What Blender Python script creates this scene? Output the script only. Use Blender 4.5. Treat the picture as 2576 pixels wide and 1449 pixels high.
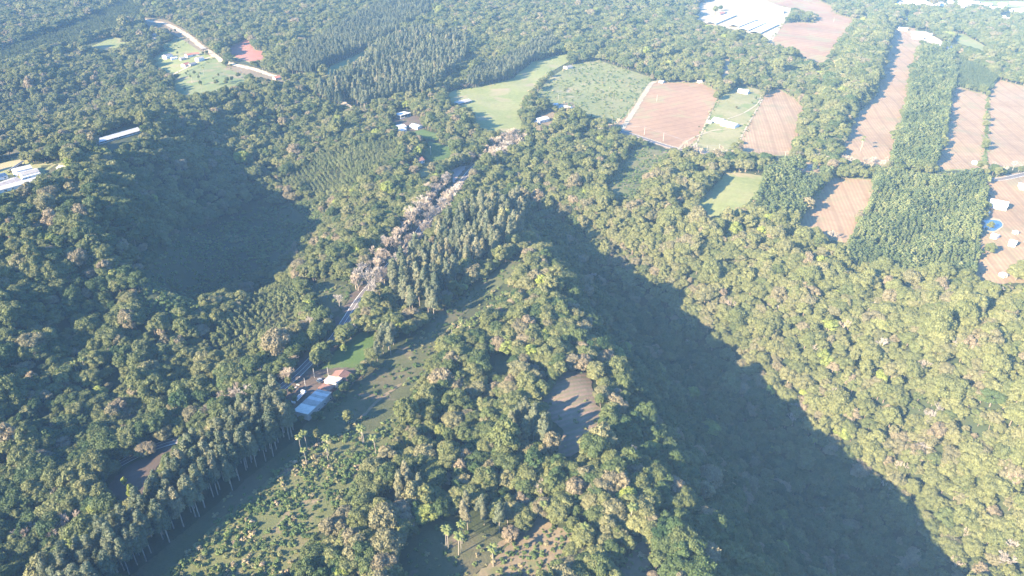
import bpy, bmesh, math, random, time, re
import numpy as np
from mathutils import Vector, Matrix, Euler
from mathutils.geometry import delaunay_2d_cdt

for _o in list(bpy.data.objects): bpy.data.objects.remove(_o)
SC = bpy.context.scene; COL = SC.collection
random.seed(7); RNG = np.random.default_rng(11)

# ======================= CAMERA, SKY, SUN, EXPOSURE =======================
cam_d = bpy.data.cameras.new('camera'); cam = bpy.data.objects.new('camera', cam_d); COL.objects.link(cam)
cam.location = (0, 0, 280); cam.rotation_euler = (math.radians(60), 0, 0)
cam_d.sensor_width = 36; cam_d.lens = 25.647; cam_d.clip_start = 1; cam_d.clip_end = 12000
SC.camera = cam
world = bpy.data.worlds.new('World'); SC.world = world; world.use_nodes = True
_n = world.node_tree.nodes
_sky = _n.new('ShaderNodeTexSky'); _sky.sky_type = 'NISHITA'; _sky.sun_disc = False
_sky.sun_elevation = math.radians(24); _sky.sun_rotation = math.radians(235); _sky.air_density = 1.3; _sky.dust_density = 0.6; _sky.ozone_density = 4.0
_wb = _n.new('ShaderNodeMix'); _wb.data_type = 'RGBA'; _wb.blend_type = 'MULTIPLY'; _wb.inputs[0].default_value = 1.0; _wb.inputs[7].default_value = (0.60, 0.87, 1.18, 1)   # the camera's daylight balance: clear-sky shade reads blue
world.node_tree.links.new(_sky.outputs[0], _wb.inputs[6]); world.node_tree.links.new(_wb.outputs[2], _n['Background'].inputs[0]); _n['Background'].inputs[1].default_value = 0.088
_sl = bpy.data.lights.new('sun', 'SUN'); _sl.energy = 5.0; _sl.angle = math.radians(0.55); _sl.color = (1.0, 0.80, 0.53)
_so = bpy.data.objects.new('sun', _sl); COL.objects.link(_so); _so.location = (-800, -600, 600)
_so.rotation_euler = Vector((math.sin(math.radians(55))*math.cos(math.radians(24)), math.cos(math.radians(55))*math.cos(math.radians(24)), -math.sin(math.radians(24)))).to_track_quat('-Z', 'Y').to_euler()
SC.view_settings.view_transform = 'Standard'; SC.view_settings.look = 'None'; SC.view_settings.gamma = 1.0; SC.view_settings.use_curve_mapping = False
SC.view_settings.exposure = 2.72
SC.render.engine = 'CYCLES'
_cy = SC.cycles; _cy.max_bounces = 4; _cy.diffuse_bounces = 2; _cy.glossy_bounces = 1; _cy.transmission_bounces = 2; _cy.transparent_max_bounces = 4; _cy.volume_bounces = 1
_cy.use_denoising = True; _cy.caustics_reflective = False; _cy.caustics_refractive = False
HAZE_DENSITY = 0.00012; HAZE_COLOR = (0.215, 0.39, 0.64); HAZE_ANISO = -0.24
# ======================= LAND SHAPE =======================
FP = 1835.2; CX, CY = 1288.0, 724.5; TH = math.radians(30.0); CAMZ = 280.0
ST, CT = math.sin(TH), math.cos(TH)
SUN_EL, SUN_AZ = math.radians(24.0), math.radians(55.0)     # light travels towards +x/+y, 55 deg right of the view
SUN_H = (math.sin(SUN_AZ), math.cos(SUN_AZ))

def rays(px, py):
    u = (np.asarray(px, float)-CX)/FP; v = (CY-np.asarray(py, float))/FP
    return u, CT+v*ST, -ST+v*CT
def project(x, y, z):
    dz = z-CAMZ
    d = y*CT-dz*ST; u = y*ST+dz*CT
    return CX+FP*x/d, CY-FP*u/d, d

_ctl = np.array([
 # road ridge and lot
 (1190,425,0),(1080,545,0),(930,720,0),(810,880,-2),(690,985,-4),(540,1090,-8),(330,1200,-14),(120,1300,-22),
 (1130,640,-2),(1000,860,-2),(820,1060,-4),(600,1250,-5),(380,1449,-8),(1250,560,0),
 # right crest of the plateau
 (1345,640,0),(1420,710,1),(1430,790,4),(1490,890,-2),(1560,1010,5),(1600,1130,-1),(1635,1235,6),(1665,1320,0),(1690,1449,5),
 (1200,900,1),(1350,1050,1),(1300,1250,1),(1100,1200,-1),(1000,1380,-3),(1450,1350,2),(1250,740,0),
 # ravine floor
 (1395,570,-24),(1500,720,-46),(1630,850,-66),(1770,980,-80),(1890,1130,-94),(2000,1280,-104),(2090,1449,-112),
 # far side of the ravine
 (1480,520,-6),(1560,560,-8),(1660,650,-22),(1800,700,-24),(2000,760,-22),(2200,830,-20),(2400,860,-12),(2576,900,-8),
 (1950,900,-46),(2200,1020,-48),(2400,1150,-55),(2576,1200,-45),(2576,1449,-80),(2350,1300,-84),(2760,1100,-20),(2800,1400,-60),
 # upper fields
 (1600,420,0),(1700,300,0),(1900,300,0),(2100,330,0),(2400,330,0),(2576,330,0),(1840,490,-2),(2100,520,-3),(2050,590,-6),(2300,600,-4),
 (2520,560,0),(2520,700,-2),(2300,700,-8),(1700,480,-2),(2800,400,0),(2800,700,0),(1760,580,-10),
 # bowl on the left
 (440,790,-36),(520,710,-46),(620,650,-50),(710,605,-49),(795,565,-40),(640,500,-34),(520,560,-36),(760,440,-16),(880,480,-8),
 (890,610,-3),(760,700,-5),(640,790,-8),(520,870,-11),(400,950,-17),(250,1050,-24),(290,860,-28),
 # hill on the left
 (60,460,32),(170,540,34),(310,480,27),(330,560,27),(320,640,27),(340,715,16),(345,785,2),(200,640,23),(110,780,8),(60,900,0),(180,920,-8),(0,660,26),(-150,560,26),(-150,800,10),
 (200,420,34),(290,345,28),(400,330,20),(400,400,18),(480,300,16),(620,260,12),(780,225,10),(620,340,-6),(780,320,-8),(870,390,-4),(540,420,-10),(660,420,-18),
 (100,1150,-22),(0,1300,-26),(-200,1200,-30),
 # valley and hills behind
 (300,260,-4),(100,335,14),(0,330,12),(60,262,-14),(200,262,-14),(60,205,14),(190,195,12),(-150,262,-10),(200,220,-6),(500,180,4),(100,130,8),(620,120,8),(900,120,10),(1000,230,0),(1000,310,0),(1200,100,6),(1200,240,0),
 (1400,220,0),(1550,330,0),(1100,400,0),(1350,380,0),(1500,120,4),(1750,130,2),(1900,60,2),(2100,90,0),(2350,100,-4),(2550,120,-4),
 (0,10,12),(400,10,20),(800,0,24),(1288,0,15),(1700,0,6),(2100,0,2),(2576,0,-6),
], float)
def _ctl_world():
    dx, dy, dz = rays(_ctl[:,0], _ctl[:,1])
    t = (_ctl[:,2]-CAMZ)/dz
    p = np.stack([dx*t, dy*t, _ctl[:,2]], 1)
    far = np.array([(x,y,z) for x,y,z in [(-3400,-700,0),(0,-700,-30),(3400,-700,0),(-3400,1200,20),(3400,1200,0),(-3400,2800,40),(3400,2800,10),
        (-3400,4600,60),(-1500,4600,60),(0,4600,60),(1500,4600,60),(3400,4600,40),(-1200,3000,40),(0,3000,40),(1200,3000,20),(-700,100,-30),(700,100,-30),(0,60,-20),(-1700,800,40),(-900,300,-10)]], float)
    return np.concatenate([p, far])
_C = _ctl_world(); _MQ = 45.0
def _fit():
    d = np.sqrt(((_C[:,None,:2]-_C[None,:,:2])**2).sum(2)+_MQ**2)
    n = len(_C); A = np.zeros((n+1, n+1)); A[:n,:n] = d+np.eye(n)*-2.0; A[:n,n] = 1; A[n,:n] = 1
    return np.linalg.solve(A, np.append(_C[:,2], 0))
_W = _fit()
def height_exact(x, y):
    x = np.asarray(x, float); s = x.shape; x = x.ravel(); y = np.asarray(y, float).ravel(); out = np.empty(len(x))
    for i in range(0, len(x), 40000):
        a, b = x[i:i+40000], y[i:i+40000]
        d = np.sqrt((a[:,None]-_C[None,:,0])**2+(b[:,None]-_C[None,:,1])**2+_MQ**2)
        out[i:i+40000] = d@_W[:-1]+_W[-1]
        out[i:i+40000] += 1.3*np.sin(a*.031+1.3*np.sin(b*.017))*np.sin(b*.027+.9*np.sin(a*.013))
    return np.maximum(out, -118.0).reshape(s)
HX = np.concatenate([np.arange(-3600,-1500,60.), np.arange(-1500,1900,8.), np.arange(1900,3601,60.)])
HY = np.concatenate([np.arange(-800,120,40.), np.arange(120,1100,6.), np.arange(1100,2500,10.), np.arange(2500,4801,60.)])
HZ = height_exact(*np.meshgrid(HX, HY))              # HZ[iy, ix]
def height(x, y):                                    # the ground sheet itself (bilinear in its own grid)
    x = np.asarray(x, float); y = np.asarray(y, float)
    i = np.clip(np.searchsorted(HX, x)-1, 0, len(HX)-2); j = np.clip(np.searchsorted(HY, y)-1, 0, len(HY)-2)
    a = np.clip((x-HX[i])/(HX[i+1]-HX[i]), 0, 1); b = np.clip((y-HY[j])/(HY[j+1]-HY[j]), 0, 1)
    return (HZ[j,i]*(1-a)+HZ[j,i+1]*a)*(1-b)+(HZ[j+1,i]*(1-a)+HZ[j+1,i+1]*a)*b
def ground_at(px, py, dz=0.0):
    """world point of the land (raised by dz) seen in direction px, py of the survey frame"""
    px = np.atleast_1d(np.asarray(px, float)); py = np.atleast_1d(np.asarray(py, float))
    dx, dy, dzr = rays(px, py)
    lo = np.full(px.shape, 100.0); hi = np.full(px.shape, np.nan); t = lo.copy(); prev = lo.copy(); done = np.zeros(px.shape, bool)
    for k in range(520):
        step = np.maximum(3.0, t*0.006); nt = t+step
        z = CAMZ+dzr*nt-height(dx*nt, dy*nt)-dz
        hit = (z < 0)&~done
        prev[hit] = t[hit]; hi[hit] = nt[hit]; done |= hit
        t = np.where(done, t, nt)
        if done.all(): break
    hi = np.where(np.isnan(hi), 5000, hi)
    for k in range(14):
        m = (prev+hi)/2; z = CAMZ+dzr*m-height(dx*m, dy*m)-dz
        prev = np.where(z > 0, m, prev); hi = np.where(z > 0, hi, m)
    x, y = dx*hi, dy*hi
    return x, y, height(x, y)

def terrace(a, b, width, dz):
    """level a building plot in the land"""
    x, y, z = ground_at([a[0], b[0]], [a[1], b[1]], dz); p, q = np.array([x[0], y[0]]), np.array([x[1], y[1]]); c = (p+q)/2; L = np.linalg.norm(q-p); u = (q-p)/L
    xx, yy = np.meshgrid(HX, HY); lx = np.abs((xx-c[0])*u[0]+(yy-c[1])*u[1]); ly = np.abs(-(xx-c[0])*u[1]+(yy-c[1])*u[0])
    d = np.hypot(np.maximum(lx-L/2-7, 0), np.maximum(ly-width/2-7, 0)); w = np.clip(1-d/26.0, 0, 1); w = w*w*(3-2*w)
    lev = float(height(*c)); HZ[:] = HZ*(1-w)+lev*w
for _a, _b, _w, _h in (((240,352),(346,322),12,4),((-10,473),(106,443),9,4),((-7,465),(42,449),15,4),((33,427),(75,416),9,5),((50,436),(93,425),11,4),((149,417),(178,422),8,3),
    ((756,1038),(816,985),11,4.2),((831,961),(844,949),10,3.6),((852,947),(865,932),12,4),((1787,56),(1840,34),22,4),((1845,63),(1892,45),22,4),((1868,73),(1915,53),22,4),((1898,80),(1945,57),22,4),((1147,258),(1180,249),12,4)):
    terrace(_a, _b, _w, _h)

# ======================= SMALL HELPERS =======================
def tag(o, label=None, cat=None, group=None, kind=None):
    if label: o['label'] = label
    if cat: o['category'] = cat
    if group: o['group'] = group
    if kind: o['kind'] = kind
    return o
def empty(name, loc=(0,0,0), rz=0, **k):
    o = bpy.data.objects.new(name, None); o.empty_display_size = .5; COL.objects.link(o); o.location = loc; o.rotation_euler = (0,0,rz); return tag(o, **k)
def mesh_obj(name, verts, faces, mat, parent=None, link=True, smooth=False, mats=None, fmi=None):
    me = bpy.data.meshes.new(name); me.from_pydata([tuple(map(float, v)) for v in verts], [], [tuple(map(int, f)) for f in faces]); me.update()
    for m in (mats or [mat]): me.materials.append(m)
    if fmi is not None: me.polygons.foreach_set('material_index', np.asarray(fmi, np.int32))
    if smooth: me.polygons.foreach_set('use_smooth', np.ones(len(me.polygons), bool))
    o = bpy.data.objects.new(name, me)
    if link: COL.objects.link(o)
    if parent: o.parent = parent
    return o
class Geo:
    """collects boxes, tubes and strips; build() makes ONE mesh object of them"""
    def __init__(s): s.v = []; s.f = []
    def add(s, v, f): n = len(s.v); s.v += [tuple(p) for p in v]; s.f += [tuple(i+n for i in q) for q in f]; return s
    def box(s, x0, x1, y0, y1, z0, z1, M=None):
        v = [Vector(p) for p in ((x0,y0,z0),(x1,y0,z0),(x1,y1,z0),(x0,y1,z0),(x0,y0,z1),(x1,y0,z1),(x1,y1,z1),(x0,y1,z1))]
        if M is not None: v = [M@p for p in v]
        return s.add(v, [(0,3,2,1),(4,5,6,7),(0,1,5,4),(1,2,6,5),(2,3,7,6),(3,0,4,7)])
    def slab(s, quad, th):
        q = [Vector(p) for p in quad]; n = (q[1]-q[0]).cross(q[2]-q[0]).normalized()*th
        return s.add([p for p in q]+[p-n for p in q], [(0,1,2,3),(7,6,5,4),(0,4,5,1),(1,5,6,2),(2,6,7,3),(3,7,4,0)])
    def tube(s, pts, radii, n=6, cap=True):
        pts = [Vector(p) for p in pts]; rings = []; base = len(s.v)
        for i, p in enumerate(pts):
            d = (pts[min(i+1, len(pts)-1)]-pts[max(i-1, 0)]).normalized()
            a = d.orthogonal().normalized(); b = d.cross(a)
            for k in range(n):
                t = 2*math.pi*k/n; s.v.append(tuple(p+(a*math.cos(t)+b*math.sin(t))*radii[i]))
        for i in range(len(pts)-1):
            for k in range(n):
                a0 = base+i*n+k; a1 = base+i*n+(k+1)%n; s.f.append((a0, a1, a1+n, a0+n))
        if cap: s.f.append(tuple(base+k for k in range(n))[::-1]); s.f.append(tuple(base+(len(pts)-1)*n+k for k in range(n)))
        return s
    def prism(s, prof, y0, y1):
        n = len(prof); b = len(s.v)
        for y in (y0, y1): s.v += [(p[0], y, p[1]) for p in prof]
        s.f += [(b+i, b+(i+1)%n, b+n+(i+1)%n, b+n+i) for i in range(n)]+[tuple(b+i for i in range(n))[::-1], tuple(b+n+i for i in range(n))]
        return s
    def build(s, name, mat, parent=None, smooth=False):
        o = mesh_obj(name, s.v, s.f, mat, parent, smooth=smooth)
        bm = bmesh.new(); bm.from_mesh(o.data); bmesh.ops.recalc_face_normals(bm, faces=bm.faces); bm.to_mesh(o.data); bm.free()
        return o

# ======================= MATERIALS =======================
def new_mat(name):
    m = bpy.data.materials.new(name); m.use_nodes = True; nt = m.node_tree; b = nt.nodes['Principled BSDF']; b.inputs['Roughness'].default_value = .85; b.inputs['Specular IOR Level'].default_value = .2
    return m, nt, b
def N(nt, t, **k):
    n = nt.nodes.new(t)
    for a, v in k.items():
        if a.startswith('i_'): n.inputs[int(a[2:])].default_value = v
        else: setattr(n, a, v)
    return n
def ramp(nt, fac, stops, interp='LINEAR'):
    r = nt.nodes.new('ShaderNodeValToRGB'); r.color_ramp.interpolation = interp; e = r.color_ramp.elements
    while len(e) < len(stops): e.new(0.5)
    for q, (p, c) in zip(e, stops): q.position = p; q.color = (*c, 1)
    nt.links.new(fac, r.inputs[0]); return r
def noise(nt, scale, detail=4, rough=.55, vec=None, dist=0.0):
    n = N(nt, 'ShaderNodeTexNoise'); n.inputs['Scale'].default_value = scale; n.inputs['Detail'].default_value = detail; n.inputs['Roughness'].default_value = rough; n.inputs['Distortion'].default_value = dist
    if vec is not None: nt.links.new(vec, n.inputs['Vector'])
    return n
def mix(nt, fac, a, b, mode='MIX'):
    m = nt.nodes.new('ShaderNodeMix'); m.data_type = 'RGBA'; m.blend_type = mode
    for s, v in ((0, fac), (6, a), (7, b)):
        if hasattr(v, 'is_output') or hasattr(v, 'links'): nt.links.new(v, m.inputs[s])
        elif isinstance(v, (int, float)): m.inputs[s].default_value = v
        else: m.inputs[s].default_value = (*v, 1)
    return m.outputs[2]
def ground_mat(name, cols, s1=.02, s2=.25, bump=.5, rows=None, patch=None):
    """earth and grass: three blended colours, fine relief; rows = (angle, spacing, colour, strength) gives furrow lines"""
    m, nt, b = new_mat(name); g = N(nt, 'ShaderNodeNewGeometry').outputs['Position']
    n1 = noise(nt, s1, 6, .6, g); n2 = noise(nt, s2, 5, .65, g)
    c1 = ramp(nt, n1.outputs[0], [(.36, cols[0]), (.5, cols[1]), (.64, cols[2])]).outputs[0]
    c2 = ramp(nt, n2.outputs[0], [(.25, tuple(.62*x for x in cols[1])), (.5, cols[1]), (.78, tuple(min(1, 1.35*x) for x in cols[1]))]).outputs[0]
    c = mix(nt, .5, c1, c2)
    if patch:
        n3 = noise(nt, patch[0], 3, .6, g, .5); f = ramp(nt, n3.outputs[0], [(patch[2], (0,0,0)), (patch[2]+.1, (1,1,1))]).outputs[0]; c = mix(nt, f, c, patch[1])
    if rows:
        mp = N(nt, 'ShaderNodeMapping'); mp.inputs['Rotation'].default_value = (0,0,rows[0]); nt.links.new(g, mp.inputs[0])
        w = N(nt, 'ShaderNodeTexWave'); w.inputs['Scale'].default_value = 1.0/(rows[1]*3.18); w.inputs['Distortion'].default_value = 1.2; w.inputs['Detail'].default_value = 3; w.inputs['Detail Scale'].default_value = .4; nt.links.new(mp.outputs[0], w.inputs[0])
        w2 = N(nt, 'ShaderNodeTexWave'); w2.inputs['Scale'].default_value = 1.0/(rows[1]*17); w2.inputs['Distortion'].default_value = 2.5; w2.inputs['Detail'].default_value = 2; w2.inputs['Detail Scale'].default_value = .2; nt.links.new(mp.outputs[0], w2.inputs[0]); c = mix(nt, ramp(nt, w2.outputs[1], [(.88, (0,0,0)), (.985, (.34,.34,.34))]).outputs[0], c, tuple(x*.62 for x in cols[0]))
        st = N(nt, 'ShaderNodeMath', operation='MULTIPLY'); st.inputs[1].default_value = rows[3]; nt.links.new(w.outputs[1], st.inputs[0])
        c = mix(nt, st.outputs[0], c, rows[2])
    nt.links.new(c, b.inputs['Base Color']); b.inputs['Roughness'].default_value = .95
    bp = N(nt, 'ShaderNodeBump'); bp.inputs['Strength'].default_value = bump; bp.inputs['Distance'].default_value = .6
    n4 = noise(nt, .9, 5, .7, g); nt.links.new(n4.outputs[0], bp.inputs['Height']); nt.links.new(bp.outputs[0], b.inputs['Normal'])
    return m
def plain_mat(name, col, rough=.7, var=.15, scale=.6, metal=0.0, spec=.3, streak=None):
    m, nt, b = new_mat(name); tc = N(nt, 'ShaderNodeTexCoord').outputs['Object']
    n = noise(nt, scale, 5, .6, tc)
    c = ramp(nt, n.outputs[0], [(.3, tuple(x*(1-var) for x in col)), (.7, tuple(min(1, x*(1+var)) for x in col))]).outputs[0]
    if streak:
        n2 = noise(nt, scale*.4, 4, .7, tc, 1.0); f = ramp(nt, n2.outputs[0], [(.5, (0,0,0)), (.68, (1,1,1))]).outputs[0]; c = mix(nt, f, c, streak)
    nt.links.new(c, b.inputs['Base Color']); b.inputs['Roughness'].default_value = rough; b.inputs['Metallic'].default_value = metal; b.inputs['Specular IOR Level'].default_value = spec
    return m
def sheet_mat(name, col, streak, rough=.5):
    """corrugated sheet: rib relief plus stains"""
    m, nt, b = new_mat(name); tc = N(nt, 'ShaderNodeTexCoord').outputs['Object']
    n = noise(nt, .5, 5, .65, tc, .6); f = ramp(nt, n.outputs[0], [(.45, (0,0,0)), (.72, (1,1,1))]).outputs[0]
    nt.links.new(mix(nt, f, col, streak), b.inputs['Base Color']); b.inputs['Roughness'].default_value = rough
    w = N(nt, 'ShaderNodeTexWave'); w.inputs['Scale'].default_value = 1.6; nt.links.new(tc, w.inputs[0])
    bp = N(nt, 'ShaderNodeBump'); bp.inputs['Strength'].default_value = .25; bp.inputs['Distance'].default_value = .05; nt.links.new(w.outputs[1], bp.inputs['Height']); nt.links.new(bp.outputs[0], b.inputs['Normal'])
    return m
def leaf_mat(name, stops, transl=.22, vary=.35):
    m, nt, b = new_mat(name)
    at = N(nt, 'ShaderNodeAttribute', attribute_type='INSTANCER', attribute_name='tint')
    oi = N(nt, 'ShaderNodeObjectInfo')
    jit = N(nt, 'ShaderNodeMath', operation='MULTIPLY_ADD'); jit.inputs[1].default_value = .10; jit.inputs[2].default_value = -.05; nt.links.new(oi.outputs['Random'], jit.inputs[0])
    sm = N(nt, 'ShaderNodeMath', operation='ADD'); nt.links.new(at.outputs['Fac'], sm.inputs[0]); nt.links.new(jit.outputs[0], sm.inputs[1])
    c = ramp(nt, sm.outputs[0], stops).outputs[0]
    la = N(nt, 'ShaderNodeAttribute', attribute_type='GEOMETRY', attribute_name='leaf')
    lr = ramp(nt, la.outputs['Fac'], [(0, (1-vary,)*3), (.5, (1, 1, 1)), (1, (1+vary, 1+vary*.9, 1+vary*.6))]).outputs[0]
    c = mix(nt, 1.0, c, lr, 'MULTIPLY')
    nt.links.new(c, b.inputs['Base Color']); b.inputs['Roughness'].default_value = .65; b.inputs['Specular IOR Level'].default_value = .25
    tr = N(nt, 'ShaderNodeBsdfTranslucent'); nt.links.new(mix(nt, 1.0, c, (1.0, 1.05, .55), 'MULTIPLY'), tr.inputs[0])
    ms = N(nt, 'ShaderNodeMixShader'); ms.inputs[0].default_value = transl; out = nt.nodes['Material Output']
    nt.links.new(b.outputs[0], ms.inputs[1]); nt.links.new(tr.outputs[0], ms.inputs[2]); nt.links.new(ms.outputs[0], out.inputs['Surface'])
    return m

M = {}
M['land'] = ground_mat('land', [(.022,.033,.013), (.033,.042,.018), (.055,.052,.027)], .03, .3, .8)
M['red'] = ground_mat('red_soil', [(.185,.112,.066), (.24,.155,.092), (.28,.20,.122)], .016, .12, .4, rows=(1.05, 2.6, (.155,.092,.06), .55), patch=(.022, (.215,.19,.10), .53))
M['red2'] = ground_mat('raw_red_soil', [(.20,.085,.06), (.23,.105,.075), (.26,.135,.095)], .03, .3, .4, patch=(.05, (.22,.16,.10), .62))
M['stubble'] = ground_mat('stubble_field', [(.18,.118,.068), (.24,.168,.10), (.29,.215,.135)], .022, .16, .4, rows=(.2, 3.4, (.165,.108,.072), .5), patch=(.028, (.19,.16,.09), .54))
M['pale'] = ground_mat('bleached_ground', [(.21,.175,.115), (.265,.225,.155), (.33,.285,.21)], .03, .3, .2)
M['track'] = ground_mat('dirt_track', [(.31,.245,.17), (.36,.29,.205), (.40,.34,.25)], .05, .4, .2)
M['meadow'] = ground_mat('meadow_grass', [(.105,.13,.045), (.15,.165,.062), (.205,.19,.095)], .016, .2, .5, patch=(.02, (.20,.17,.10), .56))
M['green'] = ground_mat('green_pasture', [(.075,.105,.038), (.105,.13,.05), (.155,.155,.075)], .025, .3, .5, patch=(.03, (.17,.145,.085), .55))
M['scrubland'] = ground_mat('scrubland', [(.058,.070,.026), (.085,.092,.038), (.13,.105,.06)], .03, .4, .8, patch=(.05, (.155,.12,.08), .60))
M['yard'] = ground_mat('yard_grass', [(.115,.13,.048), (.165,.158,.07), (.23,.195,.115)], .025, .25, .4, patch=(.03, (.115,.14,.048), .53))
M['lawn'] = ground_mat('bright_lawn', [(.035,.065,.016), (.05,.085,.022), (.08,.10,.035)], .05, .5, .5)
M['dry'] = ground_mat('dry_grass', [(.10,.085,.05), (.14,.11,.07), (.19,.145,.095)], .03, .4, .6, patch=(.06, (.10,.10,.045), .55))
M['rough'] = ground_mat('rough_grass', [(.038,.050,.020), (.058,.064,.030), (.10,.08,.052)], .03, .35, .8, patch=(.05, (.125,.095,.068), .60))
M['brown'] = ground_mat('brown_plot', [(.10,.085,.06), (.15,.11,.085), (.24,.14,.11)], .025, .3, .6, rows=(1.25, 4.0, (.09,.095,.05), .6))
M['shade_toned_soil'] = ground_mat('shade_toned_soil', [(.042,.034,.028), (.055,.042,.034), (.075,.055,.043)], .03, .4, .5)  # soil colour darkened to stand in for tree shade on the field
M['gravel'] = ground_mat('grey_gravel', [(.21,.175,.165), (.24,.20,.185), (.265,.225,.20)], .05, .8, .2)
M['verge'] = ground_mat('road_verge', [(.055,.045,.035), (.08,.06,.047), (.12,.09,.072)], .05, .5, .4, patch=(.1, (.05,.06,.026), .54))
M['asphalt'] = ground_mat('asphalt', [(.10,.09,.088), (.115,.103,.10), (.13,.117,.112)], .08, 1.0, .1)
M['line'] = plain_mat('road_paint', (.72,.70,.62), .6, .12)
M['garden'] = ground_mat('garden_rows', [(.15,.155,.06), (.185,.18,.08), (.21,.19,.10)], .03, .4, .4, rows=(.35, 1.6, (.10,.115,.04), .6))
M['plots'] = ground_mat('planted_plots', [(.095,.115,.045), (.135,.14,.06), (.20,.165,.10)], .025, .25, .5, rows=(.75, 3.0, (.10,.125,.045), .5), patch=(.03, (.25,.20,.155), .6))
M['bark'] = plain_mat('bark', (.16,.125,.095), .9, .3, 1.5)
M['pale_bark'] = plain_mat('pale_bark', (.25,.21,.17), .85, .25, .8, streak=(.15,.11,.08))
M['palm_bark'] = plain_mat('palm_bark', (.25,.22,.18), .9, .2, 1.5)
M['twig'] = plain_mat('bare_twigs', (.30,.25,.195), .9, .2, .5)
M['twig_grey'] = plain_mat('grey_twigs', (.29,.26,.225), .9, .2, .5)
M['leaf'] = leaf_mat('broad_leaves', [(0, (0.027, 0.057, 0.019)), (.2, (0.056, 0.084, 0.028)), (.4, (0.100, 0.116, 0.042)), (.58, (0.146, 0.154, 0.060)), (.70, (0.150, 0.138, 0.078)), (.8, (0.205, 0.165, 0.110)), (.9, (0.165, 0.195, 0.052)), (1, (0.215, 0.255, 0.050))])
M['euc'] = leaf_mat('eucalyptus_leaves', [(0, (0.054, 0.078, 0.049)), (.3, (0.095, 0.115, 0.070)), (.6, (0.142, 0.155, 0.095)), (.85, (0.196, 0.182, 0.115)), (1, (0.230, 0.243, 0.095))], .25, .3)
M['young'] = leaf_mat('plantation_leaves', [(0, (0.045, 0.070, 0.030)), (.4, (0.082, 0.108, 0.042)), (.7, (0.118, 0.142, 0.056)), (1, (0.165, 0.180, 0.078))], .2, .3)
M['shrub'] = leaf_mat('shrub_leaves', [(0, (0.038, 0.074, 0.024)), (.3, (0.074, 0.119, 0.038)), (.55, (0.121, 0.162, 0.054)), (.75, (0.216, 0.203, 0.101)), (1, (0.365, 0.284, 0.189))], .25, .4)
M['frond'] = leaf_mat('palm_fronds', [(0, (0.085, 0.125, 0.035)), (.5, (0.135, 0.165, 0.050)), (1, (0.270, 0.270, 0.095))], .25, .2)
M['dry_frond'] = plain_mat('dead_fronds', (.33,.27,.16), .9, .2, 1.0)

# ======================= ZONES (survey-frame coordinates) =======================
def quad(lst, ox, oy): return [(ox+x/3.0, oy+y/3.0) for x, y in lst]     # readings taken on enlargements
def inpoly(px, py, poly):
    px = np.asarray(px); py = np.asarray(py); c = np.zeros(px.shape, bool); n = len(poly); j = n-1
    for i in range(n):
        xi, yi = poly[i]; xj, yj = poly[j]
        if yi != yj: c ^= ((yi > py) != (yj > py)) & (px < (xj-xi)*(py-yi)/(yj-yi)+xi)
        j = i
    return c
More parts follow.
